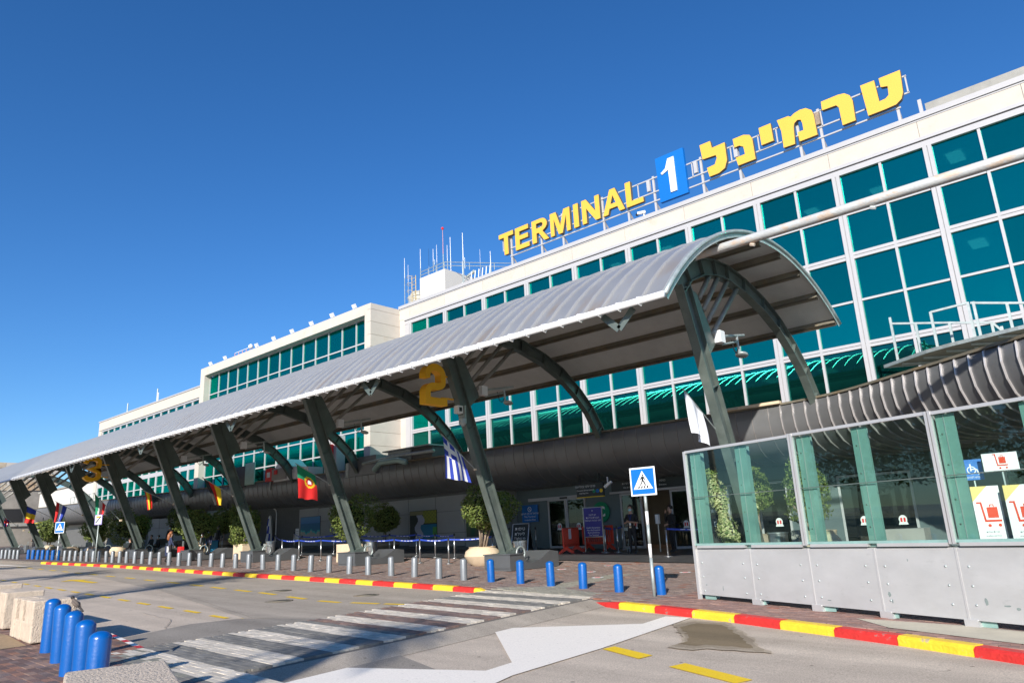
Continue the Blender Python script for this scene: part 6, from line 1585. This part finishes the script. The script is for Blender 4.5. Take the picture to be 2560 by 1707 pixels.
# ================================================================== PEOPLE
HAND = [((.0, 0, 0), .9)]
def person(lab, loc, rz, h=1.75, top=CLBLK, trs=CLBLK, shoe=SBLK, pose='down', hair=HAIRD, longhair=False, mask=True, sleeves=True, sit=False, fine=False, bag=None, bulk=1.0):
    t = thing('person', lab, 'person', loc, R(rz)); s = h/1.75; t.scale = (s, s, s)
    V = []; Rr = []; Eg = []; Tg = []
    def add(p, r, par, tag):
        V.append(p); Rr.append(r if isinstance(r, tuple) else (r, r)); i = len(V)-1
        if par is not None: Eg.append((par, i)); Tg.append(tag)
        return i
    hz = .93 if not sit else .52
    b = bulk
    pel = add((0, 0, hz), (.155*b, .115*b), None, 0)
    lum = add((0, .01, hz+.17), (.135*b, .10*b), pel, 'top')
    che = add((0, .01, hz+.36), (.165*b, .115*b), lum, 'top')
    nb = add((0, .0, hz+.50), (.09, .08), che, 'top')
    nk = add((0, -.005, hz+.57), (.052, .055), nb, 'skin')
    hd = add((0, -.015, hz+.64), (.072, .085), nk, 'skin')
    h2 = add((0, -.02, hz+.72), (.078, .095), hd, 'skin')
    add((0, -.01, hz+.80), (.045, .055), h2, 'skin')
    nose = add((0, -.115, hz+.675), .012, hd, 'skin')
    for sd in (-1, 1):
        sh_ = add((sd*.17, .01, hz+.45), (.062*b, .062*b), che, 'top')
        if pose == 'clasp': el, wr = (sd*.27, -.03, hz+.17), (sd*.05, -.27, hz+.22)
        elif pose == 'phone' and sd == -1: el, wr = (sd*.26, -.10, hz+.22), (sd*.10, -.16, hz+.56)
        elif pose == 'phone': el, wr = (sd*.26, .0, hz+.16), (sd*.12, -.22, hz+.12)
        elif pose == 'walk': el, wr = (sd*.24, sd*.06, hz+.17), (sd*.25, -.12+sd*.08, hz-.03)
        elif pose == 'lap': el, wr = (sd*.24, -.04, hz+.17), (sd*.10, -.28, hz+.12)
        else: el, wr = (sd*.25, .02, hz+.16), (sd*.26, -.06, hz-.08)
        e = add(el, .043*b if sleeves else .040, sh_, 'top'); 
        w = add(wr, .028, e, 'top' if sleeves else 'skin')
        d = (Vector(wr)-Vector(el)).normalized(); side = d.cross(Vector((0, 1, .01))).normalized() if abs(d.y) < .8 else Vector((0, 0, 1))
        palm = add(tuple(Vector(wr)+d*.07), (.034, .018), w, 'skin')
        if fine:
            for k, (o_, l) in enumerate(((-.03, .060), (-.01, .072), (.01, .076), (.028, .058))):
                f1 = add(tuple(Vector(V[palm])+d*.035+side*o_), .0085, palm, 'skin'); f2 = add(tuple(Vector(V[palm])+d*(.035+l*.6)+side*o_*1.1+Vector((0, -.008, -.008))), .0075, f1, 'skin')
            add(tuple(Vector(wr)+d*.05+side*.05+Vector((0, -.015, 0))), .0095, w, 'skin')
        hp = add((sd*.085, 0, hz-.06), (.095*b, .10*b), pel, 'trs')
        if sit: kn, an = (sd*.10, -.40, hz-.03), (sd*.11, -.38, .10)
        elif pose == 'walk': kn, an = (sd*.09, -.10 if sd > 0 else .04, .50), (sd*.09, -.05 if sd > 0 else .26, .10)
        else: kn, an = (sd*.095, -.02, .49), (sd*.10, .02, .09)
        k_ = add(kn, .062*b, hp, 'trs'); a_ = add(an, .042, k_, 'trs'); add((an[0]+sd*.01, an[1]-.14, .035), (.040, .030), a_, 'shoe')
    me = bpy.data.meshes.new('body'); me.from_pydata(V, Eg, [])
    o = bpy.data.objects.new('body', me); COL.objects.link(o)
    md = o.modifiers.new('skin', 'SKIN'); md.use_smooth_shade = True
    sv = me.skin_vertices[0].data
    for i, r in enumerate(Rr): sv[i].radius = r; sv[i].use_root = (i == 0)
    ss = o.modifiers.new('sub', 'SUBSURF'); ss.levels = 1; ss.render_levels = 1
    dg = bpy.context.evaluated_depsgraph_get(); m2 = bpy.data.meshes.new_from_object(o.evaluated_get(dg)); bpy.data.objects.remove(o)
    m2.name = 'body'; m2.materials.clear()
    mats = {'top': top, 'skin': SKIN, 'trs': trs, 'shoe': shoe}; order = ['top', 'skin', 'trs', 'shoe']
    for k in order: m2.materials.append(mats[k])
    A = np.array([V[a] for a, b_ in Eg]); B = np.array([V[b_] for a, b_ in Eg]); AB = B-A; L2 = (AB**2).sum(1)+1e-9
    for p in m2.polygons:
        c = np.array(p.center); tt = np.clip(((c-A)*AB).sum(1)/L2, 0, 1); dd = ((A+AB*tt[:, None]-c)**2).sum(1); p.material_index = order.index(Tg[int(dd.argmin())]); p.use_smooth = True
    ob('body', m2, t)
    mb = MB(); hc = (0, .005, hz+.745)
    vs = []
    mb.M = Matrix.Translation(hc) @ Matrix.Diagonal((.096, .115, .11, 1))
    prof = [(.85, -.45), (1.0, -.1), (.98, .3), (.75, .68), (.4, .93), (.001, 1.0)]; mb.lathe(prof, 14, cap=False)
    ho = part('hair', mb, hair, t, True)
    for v in ho.data.vertices:
        if v.co.y < -.045 and v.co.z < hz+.79: v.co.y = -.045
    if longhair:
        mb = MB(); mb.tube([(0, .06, hz+.74), (0, .10, hz+.60), (0, .115, hz+.42), (0, .10, hz+.32)], [.09, .11, .10, .05], 10); part('long_hair', mb, hair, t, True)
    if mask:
        mb = MB(); mb.M = Matrix.Translation((0, -.045, hz+.655)); mb.lathe([(.03, -.055), (.062, -.03), (.068, .01), (.05, .04)], 12, cap=False); part('face_mask', mb, MASKB, t, True)
    if bag: mb = MB(); mb.box(.2, .34, -.14, .14, hz-.35, hz+.0); part('shoulder_bag', mb, bag, t)
    return t
def gp(x, y): return (x, y, gz(x, y)+(.008 if y > 21.4 else 0))
m_ = person('masked man in black polo with hands clasped at the entrance', gp(-15.13, 23.5), 12, 1.76, pose='clasp', sleeves=False, fine=True)
mb = MB(); mb.box(-.035, .035, -.145, -.135, 1.02, 1.14); part('badge', mb, WHITE, m_); mb = MB(); mb.tube([(-.05, -.08, 1.42), (0, -.14, 1.14), (.05, -.08, 1.42)], .006, 5); part('lanyard', mb, BELT, m_)
mb = MB(); mb.box(-.04, .04, -.16, -.13, .93, .99); part('belt_buckle', mb, TERRA, m_)
person('woman in a black coat holding a phone to her face near the right door', gp(-13.95, 24.4), -30, 1.70, pose='phone', mask=False, fine=True, bulk=1.08)
w_ = person('person walking into the dark doorway with a pale bag on the back', (-15.55, 27.6, .63), 160, 1.62, pose='walk', mask=False)
mb = MB(); mb.box(-.16, .16, .12, .26, 1.1, 1.42); part('backpack', mb, WHITE, w_)
person('woman with long auburn hair in a dark coat behind the silver bollards', gp(-38.6, 16.45), 165, 1.52, pose='walk', hair=HAIRR, longhair=True, mask=False, bag=WHITE, top=CLNAVY)
person('masked man in grey standing left of the auburn haired woman', gp(-48.2, 20.6), -20, 1.62, top=CLGRY, trs=CLNAVY)
person('tall person in black before the dark ficus near the far entrance', gp(-44.6, 21.9), 0, 1.62, bulk=1.2)
person('seated person in black on the bench behind the silver bollards', gp(-50.4, 18.9), -40, 1.5, sit=True, pose='lap', mask=False)
person('person seated second on the bench, mostly hidden', gp(-52.2, 21.4), 10, 1.5, sit=True, pose='lap')
person('person seated at the bench end by the sign pole', gp(-53.6, 21.5), 20, 1.5, sit=True, pose='lap', mask=False)
person('standing person in a dark coat behind the sixth column', gp(-52.8, 22.4), 30, 1.66, bulk=1.1)
person('stout person with light bag standing right of the auburn haired woman', gp(-40.9, 19.2), -60, 1.4, top=CLGRY, bulk=1.1, bag=TERRA)
person('person in dark clothes standing in the gap right of the bench crowd', gp(-42.2, 20.2), 15, 1.55, top=CLNAVY)
person('person in black close behind the plain sign pole', gp(-54.6, 18.2), 10, 1.25, mask=False)
person('person in a dark green coat far left before the dim ficus', gp(-68.5, 20.5), 60, 1.6, top=mat('cloth_green', (.02, .06, .05), .85))
person('dark clad person at the far left edge bending over bags', gp(-75.5, 20.2), 20, 1.55, pose='clasp', bulk=1.2)
for i, (x, y, l) in enumerate([(-51.8, 19.3, 2.6), (-52.9, 21.9, 2.6), (-62.5, 20.5, 3)]):
    t = thing('bench', ['dark bench with a seated person near the silver bollards', 'dark bench deeper in the far crowd', 'dark bench left of the far crossing sign'][i], 'bench', gp(x, y))
    mb = MB(); mb.box(-l/2, l/2, -.22, .22, .38, .44); part('seat', mb, SBLK, t)
    mb = MB(); mb.box(-l/2, l/2, .18, .23, .44, .85); part('backrest', mb, SBLK, t)
    for a in (-l/2+.2, l/2-.2): mb = MB(); mb.box(a-.04, a+.04, -.2, .2, 0, .38); part('leg', mb, GALV, t)
for i, (x, y, m__) in enumerate([(-46.2, 19.6, CLNAVY), (-42.0, 18.5, FR), (-70.5, 19.2, CLBLK), (-73.0, 19.0, CLGRY), (-55.9, 18.4, CLBLK)]):
    t = thing('suitcase', ['navy suitcase behind the silver bollards', 'small red suitcase by the stout person', 'black suitcase far left', 'grey suitcase at the far left edge', 'black suitcase near the plain sign pole'][i], 'suitcase', gp(x, y), random.uniform(-.5, .5))
    mb = MB(); mb.box(-.22, .22, -.13, .13, .05, .68); o = part('shell', mb, m__, t); md = o.modifiers.new('bevel', 'BEVEL'); md.width = .04; md.segments = 2
    mb = MB(); mb.bar((-.1, .1, .66), (-.1, .1, .95), .02, .02); mb.bar((.1, .1, .66), (.1, .1, .95), .02, .02); mb.bar((-.11, .1, .95), (.11, .1, .95), .02, .03); part('handle', mb, GALV, t)
    for a in (-.17, .17): mb = MB(); mb.tube([(a-.02, 0, .035), (a+.02, 0, .035)], .035, 8); part('wheel', mb, BLACK, t)

# ================================================================== PALMS AND TREES ACROSS THE ROAD (behind the camera: they cast the long shadows)
def palm(x, y, h, lab, seed, nf=34, fl=1.0, tr=1.0):
    rnd = random.Random(seed); t = thing('palm_tree', lab, 'palm tree', (x, y, gz(x, 0)-.1), 0, 'palms on the near side of the road')
    mb = MB(); n = 10
    lean = rnd.uniform(-.2, .2)
    pts = [(lean*(i/n)**2*2, 0, h*i/n) for i in range(n+1)]
    mb.tube(pts, [(.26-.09*(i/n)+.02*(i % 2))*tr for i in range(n+1)], 10); part('trunk', mb, TRUNK, t, True)
    vs = []; fs = []
    top = Vector(pts[-1])
    for f in range(nf):
        az = rnd.uniform(0, 6.28); el = rnd.uniform(-.5, 1.25); L_ = rnd.uniform(1.5, 2.1)*fl
        d = Vector((math.cos(az), math.sin(az), 0)); p = top.copy(); prev = None
        for k in range(9):
            u = k/8; e = el-1.3*u*u; st = Vector((d.x*math.cos(e), d.y*math.cos(e), math.sin(e)))*L_/8
            q_ = p+st
            w = Vector((-d.y, d.x, 0))
            ll = .55*math.sin(math.pi*min(1, u*.9+.12))
            for sd in (-1, 1):
                for m in range(2):
                    pp = p+st*(m/2); tip = pp+w*sd*ll+st.normalized()*ll*.7+Vector((0, 0, -.18*ll)); b = len(vs)
                    vs += [tuple(pp), tuple(pp+st*.28), tuple(tip)]; fs.append((b, b+1, b+2))
            b = len(vs); vs += [tuple(p-w*.02), tuple(p+w*.02), tuple(q_+w*.015), tuple(q_-w*.015)]; fs.append((b, b+1, b+2, b+3))
            p = q_
    mb = MB(); mb.add(vs, fs); part('crown', mb, PALM, t)
for i, (x, y, h) in enumerate([(-1.75, -8.2, 7.6), (-17.2, -3.6, 7.6), (-15.5, -8.6, 7.4), (-27.3, -5.0, 7.6), (-38, -6, 8)]):
    palm(x, y, h, 'tall palm across the road behind the viewer, '+ordinal(i+1)+' from the right', i+10, 26 if i == 0 else 34, .62 if i == 0 else 1.0, 1.2 if i == 0 else 1.0)
bigcrown = leafmesh('crown', 5000, (1, 1, 1), .12, 21, LEAF, shell=.5)
for i, (x, y, s_, h) in enumerate([(-40, -44, 7, 11), (-24, -48, 7.5, 12), (-8, -46, 6.5, 10.5), (8, -50, 8, 12), (-56, -46, 7, 11), (-72, -48, 8, 12)]):
    t = thing('shade_tree', 'broad green tree on the far side behind the viewer, '+ordinal(i+1), 'tree', (x, y, gz(x, 0)-.15), 0, 'broadleaf trees behind the viewer')
    mb = MB(); mb.tube([(0, 0, 0), (.2, 0, h*.5), (0, .2, h)], [.4, .3, .15], 8); part('trunk', mb, TRUNK, t, True)
    o = ob('crown', bigcrown, t, (0, 0, h*.85)); o.scale = (s_*.8, s_*.8, s_*.6)
